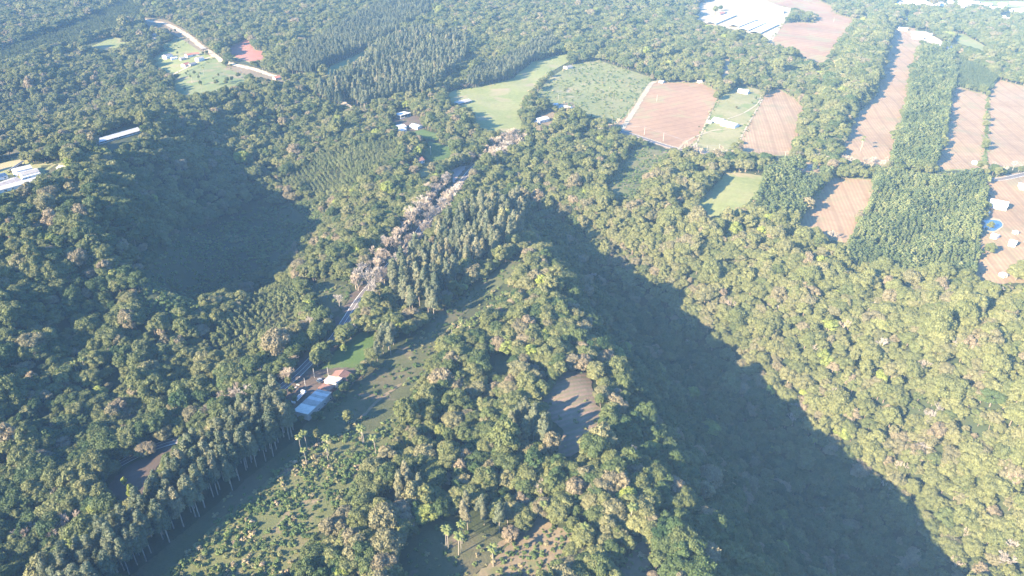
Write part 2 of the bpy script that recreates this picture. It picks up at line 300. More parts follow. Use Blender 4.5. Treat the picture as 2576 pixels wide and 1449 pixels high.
# open ground: (name, material, polygon, keep shrubs out?)
OPEN = [
 ('red_soil_field', 'red', [(1548,317),(1581,283),(1638,207),(1765,210),(1801,230),(1805,247),(1788,283),(1755,347),(1718,385),(1660,362),(1621,352),(1565,335)]),
 ('house_yard', 'yard', [(1808,247),(1835,230),(1861,213),(1921,228),(1914,250),(1868,337),(1852,385),(1720,384),(1757,352),(1791,287)]),
 ('red_soil_field', 'stubble', [(1922,240),(1957,222),(2000,250),(2025,275),(2015,302),(1992,392),(1858,386),(1870,340),(1902,280)]),
 ('fallow_strip', 'stubble', [(2108,398),(2145,300),(2205,235),(2225,150),(2245,75),(2300,70),(2319,110),(2299,160),(2279,253),(2234,418),(2170,412)]),
 ('red_soil_field', 'stubble', [(2399,217),(2482,240),(2479,300),(2471,424),(2347,428),(2379,350),(2389,267)]),
 ('red_soil_field', 'stubble', [(2488,235),(2509,200),(2640,235),(2640,418),(2480,420),(2485,300)]),
 ('red_soil_field', 'red', [(1970,60),(2000,56),(2045,58),(2060,40),(2000,22),(1960,14),(1900,-8),(2040,-8),(2092,17),(2099,33),(2152,50),(2119,93),(2075,162),(2032,153),(1982,123),(1936,112)]),
 ('farmyard', 'pale', [(1750,15),(1788,-8),(1900,-8),(1960,14),(1999,22),(1970,62),(1936,112),(1921,90),(1790,64),(1752,52)]),
 ('green_plot', 'meadow', [(1828,430),(1921,443),(1915,475),(1866,530),(1790,548),(1742,551),(1750,518),(1785,480)]),
 ('fallow_strip', 'stubble', [(2099,447),(2192,453),(2192,500),(2165,540),(2135,612),(2110,607),(2030,577),(2008,566),(2055,495),(2085,455)]),
 ('farmyard', 'stubble', [(2487,452),(2640,425),(2640,712),(2532,713),(2470,726),(2452,702),(2463,643),(2470,560),(2484,515)]),
 ('meadow', 'meadow', [(1117,240),(1144,227),(1211,219),(1288,199),(1338,157),(1430,133),(1440,150),(1400,172),(1360,200),(1328,240),(1303,285),(1320,325),(1240,335),(1200,318),(1180,275),(1140,265)]),
 ('planted_plots', 'plots', [(1432,165),(1500,150),(1640,195),(1632,210),(1578,280),(1548,312),(1500,298),(1440,275),(1380,262),(1345,240),(1385,195)]),
 ('pasture', 'green', [(433,228),(437,190),(540,146),(573,170),(613,187),(640,197),(602,216),(520,236),(450,241)]),
 ('bare_red_plot', 'red2', [(553,133),(623,97),(633,110),(640,126),(668,130),(664,150),(627,156),(590,143)]),
 ('pasture', 'meadow', [(197,116),(280,93),(335,103),(305,118),(270,130),(240,122)]),
 ('pasture', 'meadow', [(403,112),(467,92),(473,103),(455,118),(417,127)]),
 ('village_yard', 'meadow', [(378,160),(395,138),(420,128),(470,95),(520,125),(540,145),(460,185),(425,190),(400,170)]),
 ('grass_shade_break', 'meadow', [(787,200),(830,168),(870,150),(921,127),(926,142),(880,162),(828,190)]),
 ('bare_red_plot', 'stubble', [(302,217),(355,180),(353,194),(310,224)]),
 ('grass_shade_break', 'meadow', [(231,292),(300,277),(306,284),(240,299)]),
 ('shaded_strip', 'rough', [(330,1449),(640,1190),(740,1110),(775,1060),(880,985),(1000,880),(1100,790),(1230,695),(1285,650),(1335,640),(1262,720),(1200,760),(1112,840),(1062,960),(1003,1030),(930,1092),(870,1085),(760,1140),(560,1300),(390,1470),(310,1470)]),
 ('lot_clearing', 'scrubland', [(560,1300),(760,1140),(870,1085),(930,1092),(1003,1030),(1062,1010),(930,1180),(840,1290),(700,1470),(390,1470)]),
 ('plateau_clearing', 'rough', [(1104,1303),(997,1360),(985,1400),(1030,1480),(1150,1480),(1230,1420),(1288,1366),(1248,1352),(1177,1336)]),
 ('plateau_clearing', 'dry', [(1150,1480),(1230,1420),(1288,1362),(1355,1300),(1398,1326),(1468,1343),(1415,1400),(1370,1480)]),
 ('plateau_clearing', 'dry', [(1530,1480),(1600,1370),(1632,1342),(1645,1385),(1625,1480)]),
 ('brown_plot', 'brown', [(1350,1035),(1380,985),(1420,930),(1480,940),(1495,990),(1500,1020),(1520,1040),(1490,1110),(1430,1152),(1400,1145),(1420,1085),(1380,1055)]),
 ('plateau_clearing', 'rough', [(1212,908),(1260,890),(1297,905),(1287,937),(1238,942)]),
 ('shaded_field', 'shade_toned_soil', [(253,1256),(290,1200),(333,1166),(383,1146),(433,1100),(452,1104),(393,1180),(353,1256),(290,1275)]),
 ('roadside_lawn', 'lawn', [(806,930),(844,886),(897,843),(937,823),(954,850),(930,876),(908,925),(877,930)]),
 ('roadside_clearing', 'rough', [(752,718),(817,712),(877,718),(885,738),(860,780),(825,790),(787,752)]),
 ('workshop_yard', 'verge', [(696,985),(770,935),(822,928),(890,925),(915,945),(850,1000),(800,1040),(735,1050),(722,1012)]),
 ('gravel_yard', 'gravel', [(1137,428),(1157,418),(1184,419),(1188,442),(1165,458),(1138,459)]),
 ('vegetable_garden', 'garden', [(1025,440),(1061,427),(1091,417),(1093,430),(1081,444),(1052,449)]),
 ('house_lawn', 'lawn', [(1062,388),(1078,356),(1140,372),(1152,372),(1122,402),(1090,412)]),
 ('house_yard', 'verge', [(985,302),(1000,280),(1035,285),(1062,300),(1068,326),(1040,332),(1000,337)]),
 ('house_lawn', 'lawn', [(1038,333),(1064,325),(1098,338),(1113,343),(1100,354),(1063,347)]),
 ('farmyard', 'meadow', [(-60,500),(-60,425),(57,400),(87,413),(147,411),(180,405),(187,421),(160,434),(133,435),(105,447),(43,484)]),
 ('farm_lawn', 'rough', [(100,418),(146,412),(150,425),(118,440)]),
 ('grass_shade_break', 'meadow', [(187,408),(300,385),(306,391),(190,417)]),
 ('shed_yard', 'rough', [(232,352),(330,320),(345,328),(300,352),(258,368)]),
 ('house_yard', 'dry', [(1353,300),(1362,286),(1392,282),(1405,300),(1380,318),(1358,315)]),
 ('house_yard', 'dry', [(1395,262),(1440,258),(1450,270),(1420,276),(1397,272)]),
 ('lot_head', 'scrubland', [(1520,488),(1543,440),(1602,368),(1692,386),(1660,422),(1590,498),(1545,503)]),
 ('road_bank', 'dry', [(575,158),(612,162),(700,188),(762,195),(758,206),(690,206),(608,186),(568,174)]),
 ('road_bank', 'dry', [(362,44),(420,50),(470,78),(520,116),(545,136),(530,142),(497,125),(455,97),(410,74),(360,62)]),
 ('road_bank', 'stubble', [(1985,402),(2068,416),(2066,436),(1998,430)]),
 ('grass_shade_break', 'rough', [(118,140),(262,94),(270,101),(132,152)]),  # dark open band added to make a shadow edge below the plantation
 ('grass_shade_break', 'rough', [(-60,392),(60,372),(180,345),(182,352),(60,386),(-60,408)]),  # dark band laid in for the shadow of a slope turned from the sun
 ('bleached_bank', 'pale', [(1815,142),(1830,140),(1840,170),(1835,200),(1818,200)]),
 ('bleached_bank', 'pale', [(2290,88),(2310,84),(2330,95),(2318,102),(2296,98)]),
]
_road_main = [(1560,330),(1480,335),(1400,345),(1290,370),(1215,405),(1190,425),(1165,455),(1130,492),(1085,545),(1042,600),(990,660),(938,715),(905,755),(872,805),(838,855),(805,885),(745,945),(690,992),(640,1035),(560,1080),(470,1102),(400,1122),(320,1158),(235,1212),(120,1305),(0,1395),(-140,1490)]
_road_far = [(1560,330),(1630,352),(1720,378),(1850,392),(1950,405),(2010,414),(2070,424),(2160,432),(2260,438),(2380,446),(2470,452),(2510,452),(2545,446),(2600,434),(2680,420)]
_track_field = [(1562,330),(1578,305),(1602,268),(1624,232),(1643,208),(1672,204),(1720,206),(1770,208),(1795,213)]
_track_village = [(340,42),(373,53),(417,60),(460,82),(510,120),(540,140),(567,157),(607,167),(644,176),(690,192),(740,196),(787,198),(840,240),(900,280),(960,300)]
_track_village2 = [(536,142),(500,155),(455,178),(428,192)]
def along(poly, wpx):
    out = []
    for a, b in zip(poly[:-1], poly[1:]):
        dx, dy = b[0]-a[0], b[1]-a[1]; l = math.hypot(dx, dy); nx, ny = -dy/l*wpx, dx/l*wpx
        out.append([(a[0]+nx,a[1]+ny),(b[0]+nx,b[1]+ny),(b[0]-nx,b[1]-ny),(a[0]-nx,a[1]-ny)])
    return out
# footprints kept clear of crowns
ROOFS = [[(735,1050),(770,985),(790,960),(850,925),(900,930),(880,960),(840,985),(800,1035),(770,1055)],
 [(0,480),(0,428),(45,408),(90,418),(110,440),(40,475)],[(144,420),(150,406),(184,415),(178,426)],
 [(228,356),(335,312),(362,325),(362,340),(300,364),(262,378)],[(408,150),(425,128),(500,130),(510,150),(470,172),(440,160)],[(378,90),(400,88),(400,102),(378,100)],
 [(990,290),(1000,277),(1028,278),(1030,298),(1000,300)],[(988,330),(1000,308),(1020,310),(1060,308),(1060,325),(1012,335)],
 [(1040,412),(1062,392),(1075,405),(1055,415)],[(1010,425),(1030,412),(1048,422),(1030,430)],[(1140,260),(1182,246),(1186,254),(1160,268)],
 [(1342,300),(1352,288),(1380,288),(1382,312),(1350,314)],[(1205,465),(1215,455),(1236,458),(1232,472)],[(1062,400),(1082,388),(1120,395),(1085,412)]]

TW = [(720,20),(800,60),(600,40),(460,35),(970,30),(1010,45),(1140,40),(1200,60),(1500,30),(1560,60),(1620,35),(1540,90),(1900,50),(1980,60),(2180,50),(2240,45),(2340,150),(2450,160),(2470,180),(2050,110),(2180,95),(2530,60),(2480,40),(2220,260),(2280,290),(2400,30),(1760,25),(1340,20),(880,15),(2550,130)]
TOWN = [(620,285,130,'white house among trees below the edge of town'),(550,460,150,'white flat roofed building left of the yellowish yard'),(910,555,230,'long pale roof on the bare yard behind the young block'),(790,605,190,'pinkish roof below the long pale roof'),(1335,770,140,'white house on the far side of the young block'),(280,375,50,'tiny white house at the edge of the dark wood')]
ROOFS += [[(2189.6+(x-65)*.1511,y*.1511-6),(2189.6+(x+65)*.1511,y*.1511-6),(2189.6+(x+70)*.1511,y*.1511+8),(2189.6+(x-70)*.1511,y*.1511+8)] for x, y in TW]
ROOFS += [[(2189.6+(x-w/2-10)*.1511,y*.1511-8),(2189.6+(x+w/2+10)*.1511,y*.1511-8),(2189.6+(x+w/2+15)*.1511,y*.1511+9),(2189.6+(x-w/2-15)*.1511,y*.1511+9)] for x, y, w, _l in TOWN]
OPEN += [('town_yard', 'pale', [(2262,-8),(2300,-8),(2320,8),(2290,12),(2262,8)]), ('town_yard', 'pale', [(2405,-8),(2450,-8),(2445,14),(2420,18),(2408,8)]), ('town_yard', 'meadow', [(2455,2),(2580,2),(2620,14),(2580,22),(2500,14)]), ('town_yard', 'pale', [(2535,20),(2620,22),(2620,34),(2560,30)]), ('town_yard', 'track', [(2290,78),(2330,80),(2378,108),(2405,122),(2395,126),(2350,112),(2300,98)]), ('town_yard', 'meadow', [(2390,84),(2425,86),(2500,128),(2470,130),(2410,108)])]
# wooded ground: polygon, kind, spacing, heights, tint mean/spread, planting angle or None, wording
WOOD = [
 ('euc', 5.0, (21,29), .42, .28, None, [(60,1560),(255,1420),(395,1290),(475,1195),(560,1130),(640,1066),(708,1036),(735,1060),(752,1105),(690,1152),(560,1262),(430,1372),(330,1452),(240,1560)], 'in the long eucalyptus row at the edge of the open lot', 'eucalyptus row beside the lot'),
 ('euc', 7.6, (19,30), .55, .3, None, [(955,745),(1000,700),(1060,650),(1150,570),(1230,530),(1290,520),(1330,540),(1312,612),(1250,652),(1160,712),(1085,802),(1040,812),(1000,765)], 'in the grove between the asphalt road and the open strip', 'eucalyptus grove by the road'),
 ('euc', 5.5, (17,23), .6, .2, None, [(935,900),(975,862),(1010,862),(1035,880),(985,912),(945,920)], 'in the small clump above the roadside lawn', 'eucalyptus clump by the lawn'),
 ('euc', 6.0, (17,24), .6, .2, None, [(1265,1105),(1300,1070),(1345,1085),(1408,1128),(1352,1155),(1290,1140)], 'in the tall clump beside the brown plot on the plateau', 'eucalyptus clump on the plateau'),
 ('euc', 6.0, (15,21), .75, .2, None, [(975,1265),(1010,1220),(1070,1210),(1082,1270),(1005,1290)], 'in the grey-brown clump between the lot and the plateau wood', 'grey eucalyptus clump'),
 ('euc', 6.0, (13,19), .6, .25, None, [(1115,1330),(1180,1275),(1285,1325),(1300,1352),(1200,1345)], 'in the belt above the clearing with the group of palms', 'eucalyptus belt by the clearing'),
 ('euc', 7.0, (19,28), .42, .3, None, [(785,250),(880,200),(940,140),(1050,85),(1165,110),(1182,150),(1130,205),(1070,245),(1000,255),(900,285),(830,268)], 'in the tall dense grove across the valley road', 'tall grove across the valley'),
 ('euc', 5.5, (16,22), .3, .2, .5, [(722,190),(740,150),(870,70),(1000,0),(1020,-20),(1110,-20),(1075,45),(960,113),(905,140),(788,197)], 'in the plantation block beyond the village', 'plantation beyond the village'),
 ('euc', 5.0, (14,19), .35, .2, .6, [(1170,224),(1200,190),(1290,150),(1385,95),(1402,122),(1340,162),(1280,202),(1212,222)], 'in the plantation block at the upper edge of the meadow', 'plantation by the meadow'),
 ('young', 3.9, (6,14), .45, .4, .2, [(2139,606),(2179,526),(2200,440),(2470,440),(2490,470),(2480,510),(2465,560),(2460,640),(2452,702),(2300,708),(2200,690),(2120,672)], 'in the planted block beside the pond farm', 'planted block by the pond farm'),
 ('young', 4.4, (8,17), .42, .4, .1, [(2235,428),(2285,240),(2320,112),(2350,105),(2400,130),(2402,217),(2389,267),(2375,350),(2347,432)], 'in the planted strip between two pink fields', 'planted strip between fields'),
 ('young', 3.2, (6,8), .25, .12, .9, [(2402,140),(2500,190),(2511,202),(2490,238),(2402,217)], 'in the fine young block behind the pink fields', 'young block behind the fields'),
 ('young', 4.8, (10,19), .38, .35, .4, [(1921,446),(1960,422),(2095,440),(2050,500),(2008,562),(1960,565),(1880,545),(1868,530),(1912,480)], 'in the tall conical stand between the two small plots', 'conical stand between plots'),
 ('young', 4.6, (6,9), .30, .2, .8, [(-250,180),(0,130),(200,60),(330,0),(370,25),(345,62),(260,90),(130,130),(0,175),(-200,230)], 'in the smooth dark plantation at the far left', 'far left plantation'),
 ('young', 4.0, (6,9), .72, .25, .55, [(708,465),(804,395),(1010,350),(1005,412),(900,482),(800,505)], 'in the young block below the yellow tree', 'young block by the yellow tree'),
 ('young', 4.4, (6,10), .75, .25, .7, [(500,890),(560,840),(644,745),(735,712),(775,762),(745,840),(640,900),(560,920)], 'in the planted ridge above the road clearing', 'planted ridge by the road'),
 ('broad', 8.0, (17,25), .48, .2, None, [(2095,330),(2130,290),(2195,225),(2215,150),(2235,72),(2190,55),(2150,110),(2110,180),(2070,260)], 'in the tall wood along the left edge of the fallow strip', 'tall wood by the fallow strip'),
 ('broad', 6.0, (13,20), .38, .25, None, [(130,1310),(225,1205),(290,1148),(360,1105),(430,1072),(455,1082),(395,1118),(335,1158),(285,1192),(235,1262),(180,1330)], 'in the tall belt along the left side of the dark shaded field', 'tall belt left of the dark field'),
 ('bare', 8.5, (11,17), .5, .3, None, [(888,728),(935,662),(1000,592),(1060,522),(1112,458),(1150,440),(1180,470),(1130,545),(1078,602),(1015,672),(965,738),(932,760),(900,752)], 'in the pale leafless row along the asphalt road', 'bare roadside row'),
 ('bare', 7.0, (10,15), .5, .3, None, [(1188,418),(1215,390),(1285,345),(1330,348),(1322,372),(1270,405),(1228,428)], 'in the pale leafless belt beyond the gravel yard', 'bare belt beyond the gravel yard'),
 ('scrub', 2.9, (1.2,3.8), .44, .2, None, [(345,755),(400,650),(470,590),(560,560),(640,522),(700,520),(780,510),(835,560),(820,590),(700,680),(560,760),(430,815),(365,815)], '', ''),
 ('scrub', 2.1, (.6,2.7), .5, .35, None, [(560,1300),(760,1140),(870,1085),(930,1092),(1003,1030),(1070,1010),(930,1180),(840,1290),(700,1490),(380,1490)], '', ''),
 ('scrub', 4.5, (.8,2.4), .4, .3, None, [(640,1195),(775,1060),(880,985),(1000,880),(1110,790),(1230,695),(1285,650),(1335,640),(1262,720),(1200,760),(1112,840),(1062,960),(1003,1030),(870,1085),(760,1140),(560,1300),(480,1320)], '', ''),
 ('scrub', 3.0, (1.2,3.2), .5, .3, None, [(1110,840),(1200,762),(1262,722),(1300,740),(1220,840),(1120,880)], '', ''),
 ('scrub', 3.0, (.9,2.4), .42, .25, None, [(1515,490),(1540,440),(1600,365),(1695,385),(1662,422),(1590,500),(1545,505)], '', ''),
 ('scrub', 3.0, (.8,2.4), .62, .25, None, [(1150,1480),(1230,1420),(1288,1362),(1355,1300),(1398,1326),(1468,1343),(1415,1400),(1370,1480)], '', ''),
 ('scrub', 3.2, (1.,2.6), .72, .2, None, [(1530,1480),(1600,1370),(1632,1342),(1645,1385),(1625,1480)], '', ''),
 ('scrub', 4.6, (.7,2.4), .45, .3, None, [(1104,1303),(997,1360),(985,1400),(1030,1480),(1150,1480),(1230,1420),(1288,1366),(1248,1352),(1177,1336)], '', ''),
 ('scrub', 9.0, (.8,2.0), .5, .3, None, [(1350,1035),(1420,930),(1480,940),(1500,1020),(1520,1040),(1490,1110),(1430,1152),(1400,1145)], '', ''),
 ('scrub', 7.0, (1.0,3.0), .5, .25, None, [(1432,165),(1500,150),(1640,195),(1632,210),(1578,280),(1548,312),(1500,298),(1440,275),(1380,262),(1345,240),(1385,195)], '', ''),
 ('scrub', 5.0, (1.0,2.6), .4, .3, None, [(752,718),(817,712),(877,718),(885,738),(860,780),(825,790),(787,752)], '', ''),
]
# wording for the mixed broadleaf woods: first polygon that holds the foot of the tree
WOODS_NAMED = [
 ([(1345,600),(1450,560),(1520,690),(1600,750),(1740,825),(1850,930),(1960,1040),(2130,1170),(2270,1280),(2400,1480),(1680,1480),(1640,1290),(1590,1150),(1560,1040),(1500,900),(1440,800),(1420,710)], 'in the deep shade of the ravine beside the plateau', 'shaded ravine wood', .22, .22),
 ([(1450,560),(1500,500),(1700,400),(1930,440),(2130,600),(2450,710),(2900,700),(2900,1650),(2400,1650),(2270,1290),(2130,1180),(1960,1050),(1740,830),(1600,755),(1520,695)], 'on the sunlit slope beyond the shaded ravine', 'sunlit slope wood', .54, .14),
 ([(640,1650),(840,1290),(1070,1005),(1250,740),(1345,600),(1430,710),(1500,900),(1580,1040),(1650,1290),(1700,1650)], 'in the mixed wood on the plateau left of the ravine', 'plateau wood', .44, .30),
 ([(-400,1650),(-400,1000),(200,1000),(420,950),(600,900),(760,900),(560,1090),(340,1215),(60,1420),(-200,1650)], 'in the dense wood on the lower left, uphill of the road', 'lower left wood', .32, .24),
 ([(-400,1650),(60,1420),(340,1215),(560,1090),(760,940),(900,760),(1000,700),(500,1200),(200,1480),(100,1650)], 'beside the asphalt road on the left', 'roadside wood', .42, .28),
 ([(-400,430),(200,430),(330,480),(420,650),(350,800),(420,950),(200,1000),(-400,1000)], 'on the hill below the white farm buildings', 'hillside wood', .33, .25),
]

# ======================= THE LAND =======================
def build_land():
    nx, ny = len(HX), len(HY)
    xx, yy = np.meshgrid(HX, HY)
    v = np.stack([xx.ravel(), yy.ravel(), HZ.ravel()], 1)
    i = np.arange((ny-1)*(nx-1)); r, c = i//(nx-1), i%(nx-1); a = r*nx+c
    f = np.stack([a, a+1, a+nx+1, a+nx], 1)
    me = bpy.data.meshes.new('land'); me.vertices.add(len(v)); me.vertices.foreach_set('co', v.astype(np.float32).ravel())
    me.loops.add(len(f)*4); me.loops.foreach_set('vertex_index', f.astype(np.int32).ravel())
    me.polygons.add(len(f)); me.polygons.foreach_set('loop_start', (np.arange(len(f))*4).astype(np.int32)); me.polygons.foreach_set('use_smooth', np.ones(len(f), bool))
    me.update(calc_edges=True); me.materials.append(M['land'])
    o = bpy.data.objects.new('terrain', me); COL.objects.link(o); tag(o, kind='structure')
build_land()

def resample(pts, step):
    pts = [np.array(p, float) for p in pts]; out = []
    n = len(pts)
    for i in range(n-1):
        p0 = pts[max(i-1, 0)]; p1 = pts[i]; p2 = pts[i+1]; p3 = pts[min(i+2, n-1)]
        k = max(1, int(np.linalg.norm(p2-p1)/step))
        for j in range(k):
            t = j/k; out.append(.5*((2*p1)+(-p0+p2)*t+(2*p0-5*p1+4*p2-p3)*t*t+(-p0+3*p1-3*p2+p3)*t**3))
    out.append(pts[-1]); return np.array(out)
def world_line(pl, step=4.0):
    x, y, z = ground_at([p[0] for p in pl], [p[1] for p in pl]); return resample(np.stack([x, y], 1), step)
def drape(name, poly, mat, lift, spacing=6.0, wob=1.0):
    pp = [np.array(p, float) for p in poly]; ring = []
    for a, b in zip(pp, pp[1:]+pp[:1]):
        k = max(1, int(np.linalg.norm(b-a)/9))
        for j in range(k): ring.append(a+(b-a)*j/k)
    ring = np.array(ring); x, y, z = ground_at(ring[:,0], ring[:,1])
    w = np.stack([x, y], 1); r = np.random.default_rng(len(ring)); w += r.normal(0, .45*wob, w.shape)
    xs = np.arange(w[:,0].min(), w[:,0].max(), spacing); ys = np.arange(w[:,1].min(), w[:,1].max(), spacing)
    gx, gy = np.meshgrid(xs, ys); gx = gx.ravel()+.13; gy = gy.ravel()+.17
    ok = inpoly(gx, gy, w); V = [Vector(p) for p in w]+[Vector((a, b)) for a, b in zip(gx[ok], gy[ok])]
    n = len(w); res = delaunay_2d_cdt(V, [(i, (i+1)%n) for i in range(n)], [], 1, 1e-4)
    vv = np.array([(p[0], p[1]) for p in res[0]]); zz = height(vv[:,0], vv[:,1])+lift
    o = mesh_obj(name, np.column_stack([vv, zz]), [f if (vv[f[1]][0]-vv[f[0]][0])*(vv[f[2]][1]-vv[f[0]][1])-(vv[f[1]][1]-vv[f[0]][1])*(vv[f[2]][0]-vv[f[0]][0]) > 0 else f[::-1] for f in res[2]], mat, smooth=True)
    return tag(o, kind='structure')
def strip(name, line, off, width, mat, lift, wob=0.0):
    d = np.gradient(line, axis=0); d /= np.linalg.norm(d, axis=1)[:,None]; nrm = np.stack([d[:,1], -d[:,0]], 1)
    k = 5; V = []; r = np.random.default_rng(3)
    for j in range(k):
        o_ = off+width*(j/(k-1)-.5); w = r.normal(0, wob, len(line)) if j in (0, k-1) else 0
        p = line+nrm*(np.asarray(o_+w).reshape(-1, 1) if wob else o_); V.append(np.column_stack([p, height(p[:,0], p[:,1])+lift]))
    n = len(line); V = np.concatenate(V)
    F = [(j*n+i, (j+1)*n+i, (j+1)*n+i+1, j*n+i+1) for j in range(k-1) for i in range(n-1)]
    o = mesh_obj(name, V, F, mat, smooth=True)
    bm = bmesh.new(); bm.from_mesh(o.data)
    for f in bm.faces: f.normal_update()
    if sum(f.normal.z for f in bm.faces) < 0: bmesh.ops.reverse_faces(bm, faces=bm.faces)
    bm.to_mesh(o.data); bm.free()
    return tag(o, kind='structure')
LIFTS = {}
for i, (nm, mt, pl) in enumerate(OPEN):
    drape(nm, pl, M[mt], .16+.004*i, 5.0 if pl[0][1] > 380 else 7.0)
    if mt in ('red', 'stubble', 'red2') and nm != 'farmyard':      # weedy margin round each ploughed field
        cx, cy = np.mean(pl, 0); drape('field_margin', [(cx+(p[0]-cx)*(1+5/(abs(p[0]-cx)+12)), cy+(p[1]-cy)*(1+3/(abs(p[1]-cy)+8))) for p in pl], M['yard'], .10+.001*i, 6.0, 2.2)
L_main = world_line(_road_main); L_far = world_line(_road_far); L_field = world_line(_track_field); L_vil = world_line(_track_village); L_vil2 = world_line(_track_village2)
L_up = L_main[:int(np.argmin(((L_main-np.array([float(q[0]) for q in ground_at(600, 1060)][:2]))**2).sum(1)))]
strip('verge', L_up, 0, 16, M['verge'], .36, 1.2); strip('road', L_main, 0, 7.2, M['asphalt'], .40)
for s in (-3.2, 3.2): strip('road_marking', L_main, s, .22, M['line'], .415)
strip('road_marking', L_main, 0, .16, M['line'], .415)
strip('verge', L_far, 0, 13, M['stubble'], .364, 1.0); strip('road', L_far, 0, 7.0, M['asphalt'], .404)
for s in (-3.1, 3.1): strip('road_marking', L_far, s, .3, M['line'], .419)
strip('track', L_field, 0, 6.5, M['pale'], .43, .5); strip('track', L_vil, 0, 9.0, M['track'], .434, .8); strip('track', L_vil2, 0, 4.5, M['track'], .437, .4)
for pl, w in (([(1787,284),(1760,345),(1745,372)], 2.2), ([(1917,250),(1890,300),(1868,338),(1855,372)], 2.0), ([(1700,382),(1735,352),(1790,330),(1830,325)], 2.5), ([(1830,300),(1870,285),(1905,262),(1915,240)], 2.0), ([(1922,88),(1950,50),(1967,38)], 3.0), ([(1740,62),(1800,34),(1850,16),(1920,14),(1965,28)], 6.0), ([(905,1060),(935,1025),(960,1003),(1010,965)], 2.0), ([(1250,1380),(1300,1345),(1390,1300)], 2.5)):
    strip('path', world_line(pl), 0, w, M['pale'] if pl[0][1] < 500 else M['dry'], .45, .3)

# ======================= FOLIAGE MODELS =======================
_ICO = None
def ico():
    global _ICO
    if _ICO is None:
        bm = bmesh.new(); bmesh.ops.create_icosphere(bm, subdivisions=2, radius=1); _ICO = (np.array([v.co[:] for v in bm.verts]), [tuple(v.index for v in f.verts) for f in bm.faces]); bm.free()
    return _ICO
def leafy(name, lobes, per_m2, size, mats, rng, droop=0.0, core=.8, upper=-.35):
    """lobes: (cx,cy,cz,rx,ry,rz). Leaf sprays over every lobe plus a lumpy dense inside; one mesh with a 'leaf' tone per face."""
    V = []; F = []; tone = []; nv = 0
    iv, ifc = ico()
    for (cx, cy, cz, rx, ry, rz) in lobes:
        lt = rng.uniform(.3, .7)
        c = iv*np.array([rx, ry, rz])*core*(1+rng.normal(0, .08, (len(iv), 1)))+np.array([cx, cy, cz])
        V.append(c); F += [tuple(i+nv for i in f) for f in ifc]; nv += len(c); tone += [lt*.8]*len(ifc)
        n = int(per_m2*4*math.pi*((rx*ry+rx*rz+ry*rz)/3)); n = max(n, 10)
        d = rng.normal(0, 1, (n*2, 3)); d /= np.linalg.norm(d, axis=1)[:,None]; d = d[d[:,2] > upper][:n]; n = len(d)
        p = d*np.array([rx, ry, rz])*rng.uniform(.82, 1.12, (n, 1))+np.array([cx, cy, cz])
        nr = d*.75+rng.normal(0, .5, (n, 3)); nr[:,2] += .15; nr /= np.linalg.norm(nr, axis=1)[:,None]
        a = np.cross(nr, rng.normal(0, 1, (n, 3))); a[:,2] -= droop; a /= np.linalg.norm(a, axis=1)[:,None]; b = np.cross(nr, a)
        s = size*rng.uniform(.6, 1.35, (n, 1)); t = s*rng.uniform(.55, .9, (n, 1))
        q = np.stack([p-a*s*.5-b*t*.25, p+b*t*.5-nr*s*.12, p+a*s*.5-b*t*.1, p-b*t*.55-nr*s*.1], 1).reshape(-1, 3)
        V.append(q); F += [(nv+4*k, nv+4*k+1, nv+4*k+2, nv+4*k+3) for k in range(n)]; nv += 4*n
        tone += list(np.clip(lt+rng.normal(0, .2, n), 0, 1))
    V = np.concatenate(V)
    me = bpy.data.meshes.new(name); me.from_pydata(V.tolist(), [], F); me.update()
    at = me.attributes.new('leaf', 'FLOAT', 'FACE'); at.data.foreach_set('value', np.array(tone, np.float32))
    for m in mats: me.materials.append(m)
    return me
def geo_mesh(name, g, mats):
    me = bpy.data.meshes.new(name); me.from_pydata(g.v, [], g.f); me.update()
    for m in mats: me.materials.append(m)
    return me
def joined(name, meshes):
    """one mesh out of several (for the far woods)"""
    bm = bmesh.new(); mats = []
    me = bpy.data.meshes.new(name)
    V = []; F = []; MI = []; T = []; nv = 0
    for s in meshes:
        mi = []
        for m in s.materials:
            if m not in mats: mats.append(m)
            mi.append(mats.index(m))
        co = np.empty(len(s.vertices)*3); s.vertices.foreach_get('co', co); V.append(co.reshape(-1, 3))
        at = s.attributes.get('leaf')
        tv = np.full(len(s.polygons), .5, np.float32)
        if at: at.data.foreach_get('value', tv)
        for p in s.polygons: F.append(tuple(i+nv for i in p.vertices)); MI.append(mi[p.material_index] if mi else 0)
        T.append(tv); nv += len(s.vertices)
    bm.free(); me.from_pydata(np.concatenate(V).tolist(), [], F); me.update()
    for m in mats: me.materials.append(m)
    me.polygons.foreach_set('material_index', np.array(MI, np.int32))
    at = me.attributes.new('leaf', 'FLOAT', 'FACE'); at.data.foreach_set('value', np.concatenate(T).astype(np.float32)); me.update()
    return me
